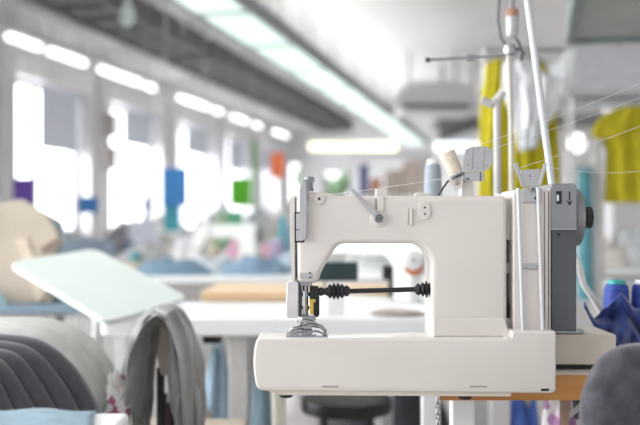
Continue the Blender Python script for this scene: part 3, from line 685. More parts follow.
# hanging power drop
t = thing('power_drop', 'hanging power cord with copper-topped connector and looped cable at the top', 'cord', tuple(P(511,40,2.15)))
Y2 = 2.15
MB().cyl(P(512,14,Y2), P(512,-280,Y2), .006, 8).build('cord', M['coverg'], t)
MB().lathe([(.010,0),(.016,.01),(.016,.05),(.012,.06)], P(512,38,Y2), (0,0,1), 16).build('connector', M['satin'], t)
MB().lathe([(.014,0),(.016,.004),(.016,.018),(.012,.024)], P(512,14,Y2)-Vector((0,0,.012)), (0,0,1), 16).build('connector_cap', colour('copper_brown',(.45,.25,.18)), t)
MB().tube([P(505,-60,Y2), P(499,0,Y2), P(498,20,Y2), P(501,38,Y2), P(507,47,Y2), P(515,50,Y2), P(521,47,Y2), P(516,38,Y2)], .0032, 8).build('looped_cable', M['coverd'], t)

# ------------------------------------------------------------------ threads
def thr(pts, label, r=.0004):
    pts = [Vector(p) for p in pts]
    tag(MB().tube(pts, r, 5).build('sewing_thread', M['thread'], loc=tuple(pts[0])), label, 'thread', 'sewing threads strung to the machine')
def sag(A, B, d, n=8):
    A = Vector(A); B = Vector(B); return [A.lerp(B, k/n)-Vector((0,0,d*4*(k/n)*(1-k/n))) for k in range(n+1)]
thr([P(310,196,1.5), P(330,194.5,1.5)]+sag(P(330,194.5,1.5), P(447,178,1.515), .001), 'white thread from the ridged cone down to the machine head')
thr(sag(P(455,153,1.52), P(680,66,1.75), .006), 'topmost white thread running up to the right edge')
thr(sag(P(488,150,1.52), P(680,82,1.8), .004), 'white thread running up right just below the topmost thread')
thr(sag(P(519,168,1.49), P(680,110,1.7), .004), 'white thread from the V-shaped plate up toward the yellow shirt')
thr(sag(P(543,166,1.49), P(690,160,1.8), .018, 12), 'lowest white thread sagging right of the V-shaped plate')

# ------------------------------------------------------------------ grey chair, lower right
YC = 1.2; cx, cyy = px(652,YC), YC
t = thing('office_chair', 'grey felt swivel chair, rounded backrest cut off by the lower right corner', 'chair', (cx, .98, 0))
bp = arcpoly([(585,470),(587,395),(612,352),(652,344),(694,352),(717,395),(719,470),(690,500),(612,500)], [20,30,26,30,26,30,20,20,20], 6)
MB().pprism(bp, YC-.028, .055).build('backrest', M['felt'], t, bevel=.024, seg=6)
MB().tube([(cx,YC-.035,.66),(cx,YC-.06,.5),(cx,YC-.12,.43),(cx,.98,.42)], .018, 12).build('back_support', M['black'], t)
c = arcpoly([(cx-.23,.74),(cx+.23,.74),(cx+.22,1.15),(cx-.22,1.15)], .08, 6)
MB().prism([(x,y,.44) for x,y in c], (0,0,.07)).build('seat', M['felt'], t, bevel=.025, seg=5)
MB().cyl((cx,.98,.10),(cx,.98,.44),.025,20).build('gas_column', M['steel'], t)
for k in range(5):
    a = 2*PI*k/5+.3; e = Vector((cx+.27*math.cos(a), .98+.27*math.sin(a), .07))
    l = MB().tube([(cx,.98,.10), e], [.024,.014], 10).build('leg', M['black'], t)
    MB().lathe([(.025,-.012),(.028,-.008),(.028,.008),(.025,.012)], (e.x,e.y,.028), (math.sin(a),-math.cos(a),0), 18).build('castor', M['black'], l)

# ------------------------------------------------------------------ left foreground table with light-blue cloth
table('side_table', 'pale side table whose corner shows at the lower left edge', -1.1, px(130,1.25), .72, 1.25, .7365, .03, M['whitetop'], M['greyleg'])
b = MB(); nx, ny = 60, 24; g = []
for i in range(nx+1):
    r_ = []
    for j in range(ny+1):
        u, v = i/nx, j/ny; X = -.95+(px(106,1.24)+.95)*u+.012*math.sin(v*9+2); Y = .85+(1.235-.85)*v+.006*math.sin(u*13)
        if u > .82: X += 0
        z = .7405+.003*(1-max(0,(u-.9)/.1))+.002*math.sin(u*34+v*16)+.003*noise.noise(Vector((u*9,v*6,3)))
        r_.append(b.b.verts.new((X,Y,max(z,.739))))
    g.append(r_)
for i in range(nx):
    for j in range(ny): b.face([g[i][j],g[i+1][j],g[i+1][j+1],g[i][j+1]])
o = b.build('folded_cloth', M['lblue'], loc=(-.6,1.05,.7365), sharp=80); md = o.modifiers.new('thick','SOLIDIFY'); md.thickness = .002; md.offset = 1
tag(o, 'light blue cloth lying flat on the side table at the bottom left', 'cloth')

# ------------------------------------------------------------------ draped garments, left
def layered(name, label, cat, profs, Y0, dY, m, th, ybot, seed):
    b = MB()
    for i, pr in enumerate(profs):
        Y = Y0-i*dY; n = 36; q = []
        for k in range(len(pr)-1):
            for t in range(8): q.append(cr2(pr[max(k-1,0)],pr[k],pr[k+1],pr[min(k+2,len(pr)-1)],t/8))
        q.append(pr[-1])
        # rounded front edge: the sheet bulges out along the profile and lies back under it
        K = 14; rows_ = []; cen = Vector((px(-75,Y), Y, pz(ybot+30,Y)))
        for k in range(K+1):
            a = PI*k/K; rv = []
            for j, (x,y) in enumerate(q):
                p = P(x,y,Y); d = (p-cen); d.y = 0; L = d.length; d.normalize()
                w = noise.noise(Vector((j*.09,i*3.3+seed,k*.1)))*.006
                if k <= K//2: f = math.sin(a); pos = p-d*th*.9*(1-f)**1.0+Vector((0,-math.cos(a)*th+w,0))
                else: pos = p-d*(th*.3*(1-math.sin(a)))+Vector((0,th*(k-K/2)/(K/2)*1.6+w,0))
                rv.append(b.b.verts.new(pos))
            rows_.append(rv)
        # front face going down inward
        fr = []
        for j, (x,y) in enumerate(q):
            p = P(x,y,Y); d = p-cen; d.y = 0; L = d.length; d.normalize(); fr.append(b.b.verts.new(p-d*min(.10,L*.8)+Vector((0,-th*.2,0))))
        rows_.insert(0, fr)
        for r0, r1 in zip(rows_, rows_[1:]):
            for j in range(len(q)-1): b.face([r0[j], r0[j+1], r1[j+1], r1[j]])
    o = b.build(name, m, loc=(px(0,Y0),Y0,pz(ybot,Y0)), sharp=80)
    md = o.modifiers.new('thick','SOLIDIFY'); md.thickness = .003; md.offset = -1
    return tag(o, label, cat)
def cr2(p0,p1,p2,p3,t):
    return tuple(.5*((2*p1[k])+(-p0[k]+p2[k])*t+(2*p0[k]-5*p1[k]+4*p2[k]-p3[k])*t*t+(-p0[k]+3*p1[k]-3*p2[k]+p3[k])*t**3) for k in range(2))
layered('charcoal_skirts', 'charcoal grey skirts stacked in overlapping folds, lower left', 'fabric',
  [[(-60,332),(0,334),(40,341),(72,366),(92,398),(108,440),(112,470)],
   [(-60,338),(0,341),(32,350),(56,374),(76,408),(88,445),(90,470)],
   [(-60,345),(-4,349),(20,358),(40,384),(56,412),(68,445),(70,470)],
   [(-60,352),(-10,357),(8,368),(24,392),(38,418),(48,445),(50,470)],
   [(-60,362),(-20,368),(-4,380),(8,402),(20,428),(28,450),(30,470)]], 1.80, .038, M['darkcloth'], .026, 470, 1)
layered('pale_fabric', 'pale grey-white fabric lying behind the charcoal skirts and falling to the right', 'fabric',
  [[(-60,314),(0,317),(50,319),(88,336),(112,366),(126,402),(132,440),(134,480)],
   [(-60,318),(0,321),(44,325),(78,343),(102,374),(118,410),(124,450),(126,480)],
   [(-60,323),(0,326),(40,331),(70,350),(92,380),(110,415),(116,450),(118,480)]], 2.16, .05, M['palecloth'], .034, 480, 2)
b_ = thing('storage_crate', 'pale low crate carrying the draped skirts, hidden at the lower left', 'crate', (-.75,1.95,0))
MB().box(-1.15,px(55,1.7),1.66,2.24,.0,.46).build('box_body', M['whitetop'], b_, bevel=.006)
MB().box(-1.13,px(30,1.7),1.69,2.2,.46,.66).build('box_lid', colour('dark_liner',(.08,.08,.1)), b_, bevel=.03)
heap('floral_bundle', 'dark pink and green floral fabric bundle tucked at the right of the pale drape', 'fabric', px(117,2.0), 2.0, .44, .045, .035, .215, M['floral2'], 5, flat=.8)
stool(px(117,2.0), 2.0, .44, .055, 'low stool under the floral bundle') 

# ------------------------------------------------------------------ grey jacket over chair
ch = thing('wooden_chair', 'beige wooden chair with a narrow backrest showing through the grey jacket', 'chair', (px(166,2.12), 2.3, 0))
X = px(165,2.12)
MB().prism([P(154,322,2.12),P(163,318,2.12),P(172,345,2.12),P(178,374,2.12),P(160,376,2.12),P(155,348,2.12)], (0,.02,0)).build('backrest', M['kraft'], ch, bevel=.006)
for dx in (-.012,.02):
    MB().box(X+dx-.009,X+dx+.009,2.122,2.14,.46,.66).build('back_post', M['black'], ch, bevel=.003)
MB().box(X-.17,X+.17,2.11,2.46,.44,.465).build('seat', M['kraft'], ch, bevel=.008)
for dx in (-.14,.14):
    for y in (2.14,2.42): MB().box(X+dx-.014,X+dx+.014,y-.014,y+.014,0,.44).build('leg', M['greyleg'], ch, bevel=.003)
tag(MB().tube([P(169,376,2.09),P(170,390,2.085),P(168,402,2.09)], [.004,.006,.004], 8).build('white_handle', M['whitepaint'], ch), 'white lever')
b = MB()
cl = [(131,446,.034),(133,420,.033),(136,392,.031),(139,364,.027),(143,340,.023),(151,321,.017),(162,311,.013),(173,313,.015),(181,326,.019),(186,346,.023),(188,370,.028),(190,395,.030),(190,420,.030),(190,446,.028)]
# smooth centreline
def cr(p0,p1,p2,p3,t):
    return tuple(.5*((2*p1[k])+(-p0[k]+p2[k])*t+(2*p0[k]-5*p1[k]+4*p2[k]-p3[k])*t*t+(-p0[k]+3*p1[k]-3*p2[k]+p3[k])*t**3) for k in range(3))
cc = []
for i in range(len(cl)-1):
    for q in range(5): cc.append(cr(cl[max(i-1,0)],cl[i],cl[i+1],cl[min(i+2,len(cl)-1)],q/5))
cc.append(cl[-1]); rings = []; SG = 56
pts = [P(a,b_,2.09) for a,b_,_ in cc]
for i, p in enumerate(pts):
    tt = (pts[min(i+1,len(pts)-1)]-pts[max(i-1,0)]).normalized(); nrm = Vector((0,1,0)).cross(tt).normalized()
    w_ = cc[i][2]*1.12; rv = []
    for k in range(SG):
        a = 2*PI*k/SG
        f = 1+.16*math.sin(4*a+.09*i)+.10*math.sin(7*a-.05*i+1)+.08*math.sin(i*.25+a)+.35*noise.noise(Vector((math.cos(a)*1.3,math.sin(a)*1.3,i*.09)))+.22*noise.noise(Vector((math.cos(a)*3.5,math.sin(a)*3.5,i*.22+4)))
        rv.append(b.b.verts.new(p+nrm*math.cos(a)*w_*f+Vector((0,1,0))*math.sin(a)*.085*f*(1 if math.sin(a) < 0 else .8)))
    rings.append(rv)
for p_, q_ in zip(rings, rings[1:]):
    for k in range(SG): b.face([p_[k],p_[(k+1)%SG],q_[(k+1)%SG],q_[k]])
b.face(rings[0][::-1]); b.face(rings[-1])
jk = thing('grey_jacket', 'satiny grey-green jacket hung over the wooden chair back in front of the white table', 'jacket', tuple(P(165,446,2.09)))
b.build('body_cloth', M['jacket'], jk, sharp=80)
b = MB(); b.pprism(arcpoly([(148,318),(152,312),(157,318),(153,350),(153,400),(146,446),(140,446),(146,380)],2), 2.10, .012)
tag(b.build('dark_lining', colour('dark_lining',(.05,.05,.05)), jk), 'dark lining')
MB().pprism(arcpoly([(176,322),(184,330),(196,360),(199,372),(196,376),(180,345)],2), 1.995, .012).build('lapel', M['jacket'], jk, bevel=.004) if 0 else None
b = MB(); b.tube([P(160,309,2.02),P(170,315,2.0),P(178,330,2.0),P(184,352,1.995),P(187,385,1.995),P(188,420,1.995),P(188,446,1.995)], [.012,.018,.017,.015,.014,.013,.012], 14)
b.build('lapel_fold', M['jacket'], jk)
b = MB(); b.pprism(arcpoly([(158,398),(166,393),(176,400),(178,446),(156,446)],3), 2.13, .02); b.build('hanging_sleeve', colour('brown_lining',(.13,.10,.09)), jk, bevel=.006)

# ------------------------------------------------------------------ white table, mid left
t = table('white_table', 'white work table with rounded corner spanning behind the main machine', px(99,2.5), .62, 2.5, 3.02, .738, .052, M['whitetop'], M['greyleg'], leg=.055, corner=.03, legs=[(px(239,2.58),2.58),(.52,2.58),(px(239,2.58),2.94),(.52,2.94)])
tag(MB().box(px(205,2.6),px(222,2.6),2.55,2.62,.66,.686).build('drawer_box', M['black'], t), 'black under-table box')
# tilted board
al, be, ga, de = 1.143, 1, 1.184, 1.327; yb_ = 2.36
A = P(8,262,yb_*al); B = P(108,322,yb_); C = P(190,297,yb_*ga); D = P(95,248,yb_*de)
t = thing('ironing_board', 'mint-white tilted board with rounded corners at mid left', 'board', ((A.x+C.x)/2, (A.y+C.y)/2, 0))
nrm = (B-A).cross(D-A).normalized(); nrm = nrm if nrm.z > 0 else -nrm
q = [A,B,C,D]; rp = []
for i in range(4):
    p = q[i]; a = (q[i-1]-p); c = (q[(i+1)%4]-p); mm = .055
    q1 = p+a.normalized()*mm; q2 = p+c.normalized()*mm
    for k in range(7): s = k/6; rp.append(q1*(1-s)**2+p*2*s*(1-s)+q2*s*s)
MB().prism(rp, nrm*-.016).build('board_top', M['boardw'], t, bevel=.005)
ctr = (A+B+C+D)/4
MB().tube([ctr-nrm*.014, (ctr.x-.05,ctr.y+.0,0.02)], .014, 12).build('support_leg', M['greyleg'], t)
MB().box(ctr.x-.25,ctr.x+.1,ctr.y-.12,ctr.y+.12,0,.02).build('foot_plate', M['coverd'], t, bevel=.004)
# padded tan board behind
table('pressing_table', 'narrow table with a thick tan wooden top behind the white table', px(205,3.2), px(402,3.2), 3.1, 3.55, pz(291.5,3.1), .036, M['tan'], M['greyleg'])
MB
zpt = pz(291.5,3.1)
# kraft pattern pieces
table('pattern_table', 'table behind the tilted board carrying kraft pattern sheets and blue fabric', px(-60,3.6), px(150,3.6), 3.3, 3.95, .70, .03, colour('slate_blue_top',(.22,.30,.38),.6), M['greyleg'])
t = thing('pattern_sheets', 'tan kraft pattern boards standing upright at the left edge', 'pattern board', tuple(P(20,300,3.4)[:2])+(.70,))
MB().pprism(arcpoly([(-30,302),(-40,225),(-12,206),(20,199),(42,212),(50,222),(61,242),(50,258),(26,262),(52,302)],1.5), 3.40, .035).build('front_board', M['kraft'], t, bevel=.005)
MB().prism([P(14,240,3.39),P(26,238,3.39),P(48,290,3.39),P(38,303,3.39)], (0,.012,0)).build('diagonal_strip', colour('kraft_pale',(.78,.66,.54)), t, bevel=.002)
MB().pprism(arcpoly([(30,215),(44,212),(62,222),(60,300),(28,302)],3), 3.46, .02).build('rear_board', colour('bluegrey_board',(.40,.50,.56)), t, bevel=.004)
MB().pprism([(-14,300),(-6,212),(-3,211),(-10,301)], 3.392, .008).build('sheet_edge', colour('kraft_pale',(.78,.66,.54)), t)
MB().pprism([(40,248),(58,238),(58,242),(42,254)], 3.385, .01).build('board_notch', colour('notch_brown',(.32,.24,.2)), t)
heap('blue_fabric_pile', 'dusty blue fabric pile under the left end of the tilted board', 'fabric', px(80,3.5), 3.6, .70, .20, .14, .09, colour('dusty_blue',(.24,.36,.45)), 3)
heap('blue_fabric_pile', 'pale blue fabric lying at the left edge below the kraft boards', 'fabric', px(-10,3.35), 3.35, .70, .07, .035, .05, colour('pale_blue',(.42,.58,.66)), 4)

# ------------------------------------------------------------------ second sewing machine seen through the throat
def proto_machine(label, body, trim_m):
    t = thing('sewing_machine', label, 'sewing machine', (0,0,0), None)
    def pr(pts, y0, d): return MB().prism([(x,y0,z) for x,z in pts], (0,d,0))
    MB().box(-.27,.25,-.09,.09,0,.03).build('bed', body, t, bevel=.004)
    pr(arcpoly([(-.24,.20),(-.21,.265),(.2,.265),(.22,.25),(.22,.03),(.10,.03),(.10,.14),(.07,.17),(-.13,.17),(-.155,.15),(-.165,.10),(-.23,.10)],.012), -.055, .11).build('arm', body, t, bevel=.010, seg=3)
    MB().lathe([(.05,0),(.065,.005),(.065,.025),(.04,.03)], (.22,0,.2), (1,0,0), 28).build('hand_wheel', trim_m, t)
    MB().cyl((-.2,0,.04),(-.2,0,.10),.006,10).build('needle_bar', M['chrome'], t)
    MB().box(-.215,-.18,-.02,.02,.03,.037).build('presser_foot', M['chrome'], t)
    d = MB().lathe([(.022,0),(.026,.004),(.026,.016),(.018,.02)], (-.13,-.055,.22), (0,-1,0), 24).build('tension_dial', M['whitepaint'], t)
    MB().lathe([(.005,0),(.005,.002)], (-.13,-.074,.22), (0,-1,0), 12).build('dial_pin', M['black'], d)
    MB().cyl((.05,0,.262),(.05,0,.34),.004,8).build('spool_pin', M['steel'], t)
    return t
pm = proto_machine('white sewing machine on the white table, seen through the throat of the main machine', mat('white_enamel',(.80,.82,.81),.3,noise_amt=.02), M['coverg'])
pm.location = (px(375,2.8), 2.80, .738); pm.rotation_euler = (0,0,math.radians(-38))
def place_machine(x, Y, z, rot, label, grp='small white machines on the far tables'):
    c = copy_tree(pm); c.location = (px(x,Y), Y, z); c.rotation_euler = (0,0,rot); tag(c, label, None, grp); return c
# dial with orange thread
t = thing('bobbin_winder', 'white disc bobbin with orange thread behind the machine pillar', 'bobbin', tuple(P(413,282,2.63)))
t.location.z = .738
c = P(413,260,2.62)
MB().lathe([(.026,0),(.030,.003),(.030,.010),(.022,.014)], c, (0,-1,0), 28).build('white_disc', M['whitepaint'], t)
MB().lathe([(.027,0),(.027,.02)], c+Vector((.002,.022,-.018)), (0,-1,0), 28).build('orange_thread', colour('orange_thread',(.70,.20,.06)), t)
MB().lathe([(.005,0),(.005,.002)], c+Vector((0,-.0135,0)), (0,-1,0), 12).build('hub', M['coverg'], t)
MB().box(c.x-.008,c.x+.008,2.625,2.64,.738,c.z).build('bracket', M['whitepaint'], t)
t = thing('control_display', 'black control box seen through the left of the throat', 'control box', (px(338,2.6),2.62,.738))
MB().pprism(arcpoly(rectp(316,262,358,281),1.5), 2.60, .04).build('screen_box', colour('dark_teal_screen',(.02,.045,.05),.3), t, bevel=.004)
MB().box(px(328,2.6),px(345,2.6),2.605,2.635,.738,pz(280,2.6)).build('stand', M['whitepaint'], t)
t = thing('control_display', 'small dark box right of the white machine head in the throat', 'control box', (px(392,2.95),2.95,.738))
MB().pprism(arcpoly(rectp(383,266,400,280),1.5), 2.92, .04).build('screen_box', M['black'], t, bevel=.004)
MB().box(px(388,2.95),px(394,2.95),2.93,2.95,.738,pz(279,2.93)).build('stand', M['coverd'], t)
tag(MB().lathe([(.072,0),(.076,.006),(.06,.012),(.02,.014)], (px(396,2.62),2.60,.738), (0,0,1), 28).build('bobbin_dish', colour('dish_brown',(.40,.33,.28),.4), loc=(px(396,2.62),2.60,.738)), 'flat grey-brown dish on the white table under the throat', 'dish')

# ------------------------------------------------------------------ things below the bed, behind
def far_chair(x, Y, m, label, rot=0, grp=None):
    t = thing('work_chair', label, 'chair', (0,0,0), grp)
    MB().prism([(a,b_,.46) for a,b_ in arcpoly([(-.2,-.2),(.2,-.2),(.2,.2),(-.2,.2)],.06)], (0,0,.05)).build('seat', m, t, bevel=.015)
    MB().prism([(a,.2,c_) for a,c_ in arcpoly([(-.19,.62),(.19,.62),(.17,.92),(-.17,.92)],.06)], (0,.04,0)).build('backrest', m, t, bevel=.012)
    MB().tube([(0,.22,.7),(0,.22,.5),(0,.1,.45)], .015, 8).build('back_support', M['black'], t)
    MB().cyl((0,0,.08),(0,0,.46),.022,12).build('gas_column', M['black'], t)
    for k in range(5):
        a = 2*PI*k/5; MB().tube([(0,0,.09),(.25*math.cos(a),.25*math.sin(a),.05),(.27*math.cos(a),.27*math.sin(a),0.0)], [.02,.014,.018], 8).build('leg', M['black'], t)
    t.location = (px(x,Y),Y,0); t.rotation_euler = (0,0,rot); return t
cm = colour('dark_navy_seat',(.03,.04,.07))
st = stool(px(345,2.95),2.78,.46,.14,'dark work stool seen under the machine bed')
for o in st.children:
    o.data.materials.clear(); o.data.materials.append(M['black'])
far_chair(95,5.5,colour('slate_seat',(.16,.2,.26)),'slate work chair behind the tilted board',PI)
far_chair(60,6.9,colour('slate_seat2',(.30,.33,.38)),'pale slate work chair near the first window',2.6)
heap('fabric_heap', 'light blue fabric hanging behind the white table leg', 'fabric', px(216,2.8), 2.84, 0, .08, .05, .60, M['lblue'], 9, flat=.9, rough=.05)
heap('fabric_heap', 'pale blue-grey fabric standing right of the white table leg', 'fabric', px(262,2.9), 2.84, 0, .05, .05, .60, colour('blue_grey_cloth',(.30,.42,.50)), 12, flat=.9, rough=.05)
heap('fabric_heap', 'beige and rose fabric bundle on the floor beside the grey jacket', 'fabric', px(198,2.62), 2.64, 0, .075, .07, .50, colour('beige_rose',(.55,.46,.38)), 14, flat=.9)
heap('fabric_heap', 'dark plum cloth on the floor below the beige bundle', 'fabric', px(196,2.42), 2.42, 0, .06, .05, .36, colour('plum',(.14,.05,.10)), 15, flat=.9)
b = MB()
t = thing('pedestal', 'cream cylindrical pedestal leg under the left end of the machine bed', 'pedestal', (px(279,2.2),2.2,0))
MB().cyl((px(279,2.2),2.2,.02),(px(279,2.2),2.2,.62),.017,16).build('column', M['laminate'], t)
MB().lathe([(.12,0),(.12,.015),(.03,.03)], (px(279,2.2),2.2,0), (0,0,1), 28).build('foot', M['coverd'], t)
MB().lathe([(.05,0),(.055,.004),(.05,.01)], (px(279,2.2),2.2,.62), (0,0,1), 20).build('cap', M['laminate'], t)
heap('fabric_heap', 'black bag-like cloth on the floor behind the pull chain', 'fabric', px(400,3.6), 3.9, 0, .26, .18, .36, colour('sooty',(.04,.04,.05)), 17, flat=.7)
heap('fabric_heap', 'pale grey crumpled cloth on the floor under the machine bed', 'fabric', px(315,3.6), 4.0, 0, .22, .15, .30, colour('pale_lilac_cloth',(.52,.49,.50)), 18, flat=.7)
heap('floral_cloth', 'pink and white floral cloth hanging under the table beside the brown strut', 'fabric', px(556,2.0), 1.95, .03, .085, .06, .62, M['floral'], 21, flat=.75, rough=.05)
heap('fabric_heap', 'bright blue cloth on the floor left of the floral cloth', 'fabric', px(520,2.9), 2.9, 0, .11, .10, .40, colour('bright_blue',(.08,.16,.50)), 22, flat=.8)
heap('fabric_heap', 'cream cloth bundle on the floor behind the machine table leg', 'fabric', px(500,3.6), 3.6, 0, .22, .12, .40, colour('cream_cloth',(.62,.58,.50)), 23, flat=.8)

# ------------------------------------------------------------------ workshop rows
tan2 = M['tan']; wt = M['whitetop']
rows = [(250,4.5,1.7,.7,wt,'white table piled with blue and white fabric behind the tan pressing table'),
        (165,5.9,1.3,.6,tan2,'tan-edged table beyond the right end of the tilted board'),
        (262,6.65,1.4,.6,wt,'white table with pink and grey fabric left of the machine head'),
        (110,7.6,1.5,.6,wt,'pale table below the first and second window'),
        (235,8.6,1.8,.7,wt,'pale table under the bright green card'),
        (165,10.2,2.0,.7,tan2,'far tan table below the second window'),
        (265,11.8,2.0,.7,wt,'farthest white table near the end wall windows'),
        (620,5.2,1.6,.7,wt,'white table behind the chair at the far right'),
        (362,5.6,1.3,.7,wt,'white table behind the arm of the main machine')]
for x, Y, w, d, mt, lb in rows:
    X = px(x,Y); table('work_table', lb, X-w/2, X+w/2, Y, Y+d, .74, .035, mt, M['greyleg'], rot=0)['group'] = 'work tables in the blurred hall'
hp = [ # px, Y, rx, ry, h, colour name, rgb, label
 (172,4.72,.26,.18,.07,'c_steelblue',(.16,.25,.34),'steel blue fabric lying right of the tilted board'),
 (214,4.85,.22,.20,.08,'c_white',(.55,.60,.66),'white and pale blue fabric heap behind the pressing table'),
 (255,4.75,.20,.18,.08,'c_denim',(.22,.32,.44),'denim blue fabric heap left of the machine head'),
 (294,4.9,.14,.14,.10,'c_paleblue',(.45,.54,.62),'pale blue folded heap right beside the machine head'),
 (148,6.15,.20,.16,.12,'c_grey1',(.40,.40,.42),'grey fabric heap beyond the tilted board'),
 (190,6.2,.16,.14,.16,'c_lilacw',(.74,.73,.78),'off-white heap on the tan-edged table'),
 (238,6.85,.13,.12,.14,'c_pink',(.72,.42,.55),'pink fabric heap left of centre'),
 (262,7.0,.15,.13,.24,'c_sage',(.50,.52,.48),'sage grey heap behind the pink fabric'),
 (268,6.85,.12,.10,.10,'c_rose',(.74,.45,.52),'rose fabric heap just left of the machine head'),
 (252,6.75,.10,.07,.05,'c_dark',(.13,.10,.10),'small dark heap between two pink heaps'),
 (70,7.9,.22,.16,.14,'c_bluegrey',(.35,.42,.48),'blue-grey heap below the first window'),
 (118,7.85,.18,.16,.16,'c_char',(.22,.22,.24),'charcoal heap below the small blue card'),
 (140,7.9,.17,.15,.22,'c_palev',(.70,.70,.80),'pale violet heap below the lilac card'),
 (205,8.9,.24,.18,.20,'c_beige',(.58,.55,.50),'beige heap left of the green card'),
 (222,8.85,.14,.14,.26,'c_mint',(.45,.58,.40),'pale green heap below the green card'),
 (236,8.75,.12,.12,.28,'c_emerald',(.10,.50,.28),'small emerald heap below the green card'),
 (258,8.95,.20,.18,.30,'c_silver',(.55,.56,.60),'silver-grey heap right of the green card'),
 (280,9.0,.13,.12,.20,'c_peach',(.72,.50,.38),'peach heap left of the machine head'),
 (130,10.5,.3,.2,.20,'c_g2',(.33,.33,.35),'dark grey heap below the second window'),
 (165,10.5,.25,.2,.26,'c_g3',(.48,.46,.45),'taupe heap below the large blue card'),
 (200,10.6,.22,.2,.18,'c_g4',(.62,.62,.64),'light grey heap below the red strip card'),
 (225,12.1,.3,.2,.35,'c_g5',(.42,.44,.48),'slate heap on the farthest table'),
 (275,12.1,.3,.2,.30,'c_g6',(.60,.56,.56),'warm grey heap on the farthest table'),
 (610,5.5,.2,.15,.16,'c_g7',(.70,.66,.62),'cream heap on the table at the far right'),
 (636,5.5,.2,.15,.22,'c_g8',(.55,.58,.60),'grey heap at the right edge'),
 (385,5.9,.15,.15,.2,'c_g9',(.50,.52,.50),'grey heap behind the arm of the main machine')]
for i, (x, Y, rx, ry, h, n, c, lb) in enumerate(hp):
    if Y > 7: h *= 1.35
    heap('fabric_heap', lb, 'fabric', px(x,Y), Y, .74, rx, ry, h, colour(n, c), 30+i, group='fabric heaps on the far tables', flat=.75, rough=.5)
place_machine(228,6.1,.74,-.3,'small white sewing machine beyond the steel blue fabric')
place_machine(162,8.95,.74,.2,'small white sewing machine below the teal card')
place_machine(560,5.5,.74,.2,'small white sewing machine right of the belt cover')
cc_ = [('teal',(.16,.38,.42)),('white',(.82,.82,.82)),('pink',(.70,.42,.50)),('navy',(.10,.13,.25)),('sand',(.58,.52,.42)),('sky',(.30,.52,.72)),('charcoal',(.10,.10,.11)),('lime',(.40,.60,.18)),('lilac',(.55,.48,.70))]
cs = [(135,5.98),(214,6.0),(277,6.72),(75,7.7),(100,7.68),(128,7.68),(150,7.66),(192,8.68),(213,8.68),(246,8.66),(268,8.68),(146,10.3),(182,10.3),(212,10.3),(228,11.9),(256,11.9),(284,11.9),(300,11.9)]
for i, (x, Y) in enumerate(cs):
    n_, c_ = cc_[(i*4+i//3) % 9]; rw = 'the near pressing-table row' if Y < 5 else 'the tan-edged table' if Y < 6.5 else 'the pink-fabric table' if Y < 7 else 'the table below the first window' if Y < 8 else 'the table under the green card' if Y < 9 else 'the far tan table' if Y < 11 else 'the farthest table'
    pos = 'left end' if x < 110 else 'left part' if x < 160 else 'middle' if x < 225 else 'right part' if x < 270 else 'right end'
    c = spool(px(x,Y), Y, .74, .035+.012*(i%3), .09+.03*(i%4), colour('yarn_'+n_, c_), '%s thread cone at the %s of %s' % (n_, pos, rw), 'thread cones on the far tables', M['whitepaint'])
# teal garment near head
def garment(name, label, pts, Y, d, m, cat='garment', hang=None, group=None, amp=.012):
    b = MB(); L = [P(x,y,Y) for x,y in pts]
    zs = [p.z for p in L]; z0, z1 = min(zs), max(zs); xs = [p.x for p in L]; n = 40; K = 26; gr = []
    def span(z):
        r = []
        for i in range(len(L)):
            p, q = L[i], L[(i+1)%len(L)]
            if (p.z-z)*(q.z-z) <= 0 and abs(p.z-q.z) > 1e-6: r.append(p.x+(q.x-p.x)*(z-p.z)/(q.z-p.z))
        return (min(r), max(r)) if r else None
    F_, Bk = [], []
    for k in range(K+1):
        z = z0+.001+(z1-z0-.002)*k/K; s = span(z); a, c = s; rf, rb = [], []
        for j in range(n+1):
            u = j/n; e = math.sin(PI*u)**.5 if 0 < u < 1 else 0
            w = amp*(math.sin(u*21+2*math.sin(z*6))+.5*math.sin(u*37+z*9))*(1-.5*k/K)
            X = a+(c-a)*u
            rf.append(b.b.verts.new((X, Y-d/2*e-w*e, z))); rb.append(b.b.verts.new((X, Y+d/2*e-w*e*.6+.002, z)))
        F_.append(rf); Bk.append(rb)
    for G, fl in ((F_,0),(Bk,1)):
        for k in range(K):
            for j in range(n): b.face([G[k][j],G[k][j+1],G[k+1][j+1],G[k+1][j]])
    for k in range(K):
        b.face([F_[k][0],F_[k+1][0],Bk[k+1][0],Bk[k][0]]); b.face([F_[k][n],Bk[k][n],Bk[k+1][n],F_[k+1][n]])
    for G in (0, K):
        for j in range(n): b.face([F_[G][j],F_[G][j+1],Bk[G][j+1],Bk[G][j]])
    cx_ = sum(xs)/len(xs)
    if hang is None: return tag(b.build(name, m, loc=(cx_,Y,z0), sharp=80), label, cat, group)
    t = thing(name, label, cat, (cx_,Y,z0), group); b.build('cloth', m, t, sharp=80)
    hx = px(hang[0],Y); zr = hang[1]
    MB().tube([(hx-.08,Y,z1-.02),(hx,Y,z1+.02),(hx+.08,Y,z1-.02)], .004, 8).build('hanger', M['coverg'], t)
    MB().tube([(hx,Y,z1+.02),(hx,Y,zr-.0),(hx+.004,Y,zr+.012)], .0025, 6).build('hook', M['steel'], t)
    return t
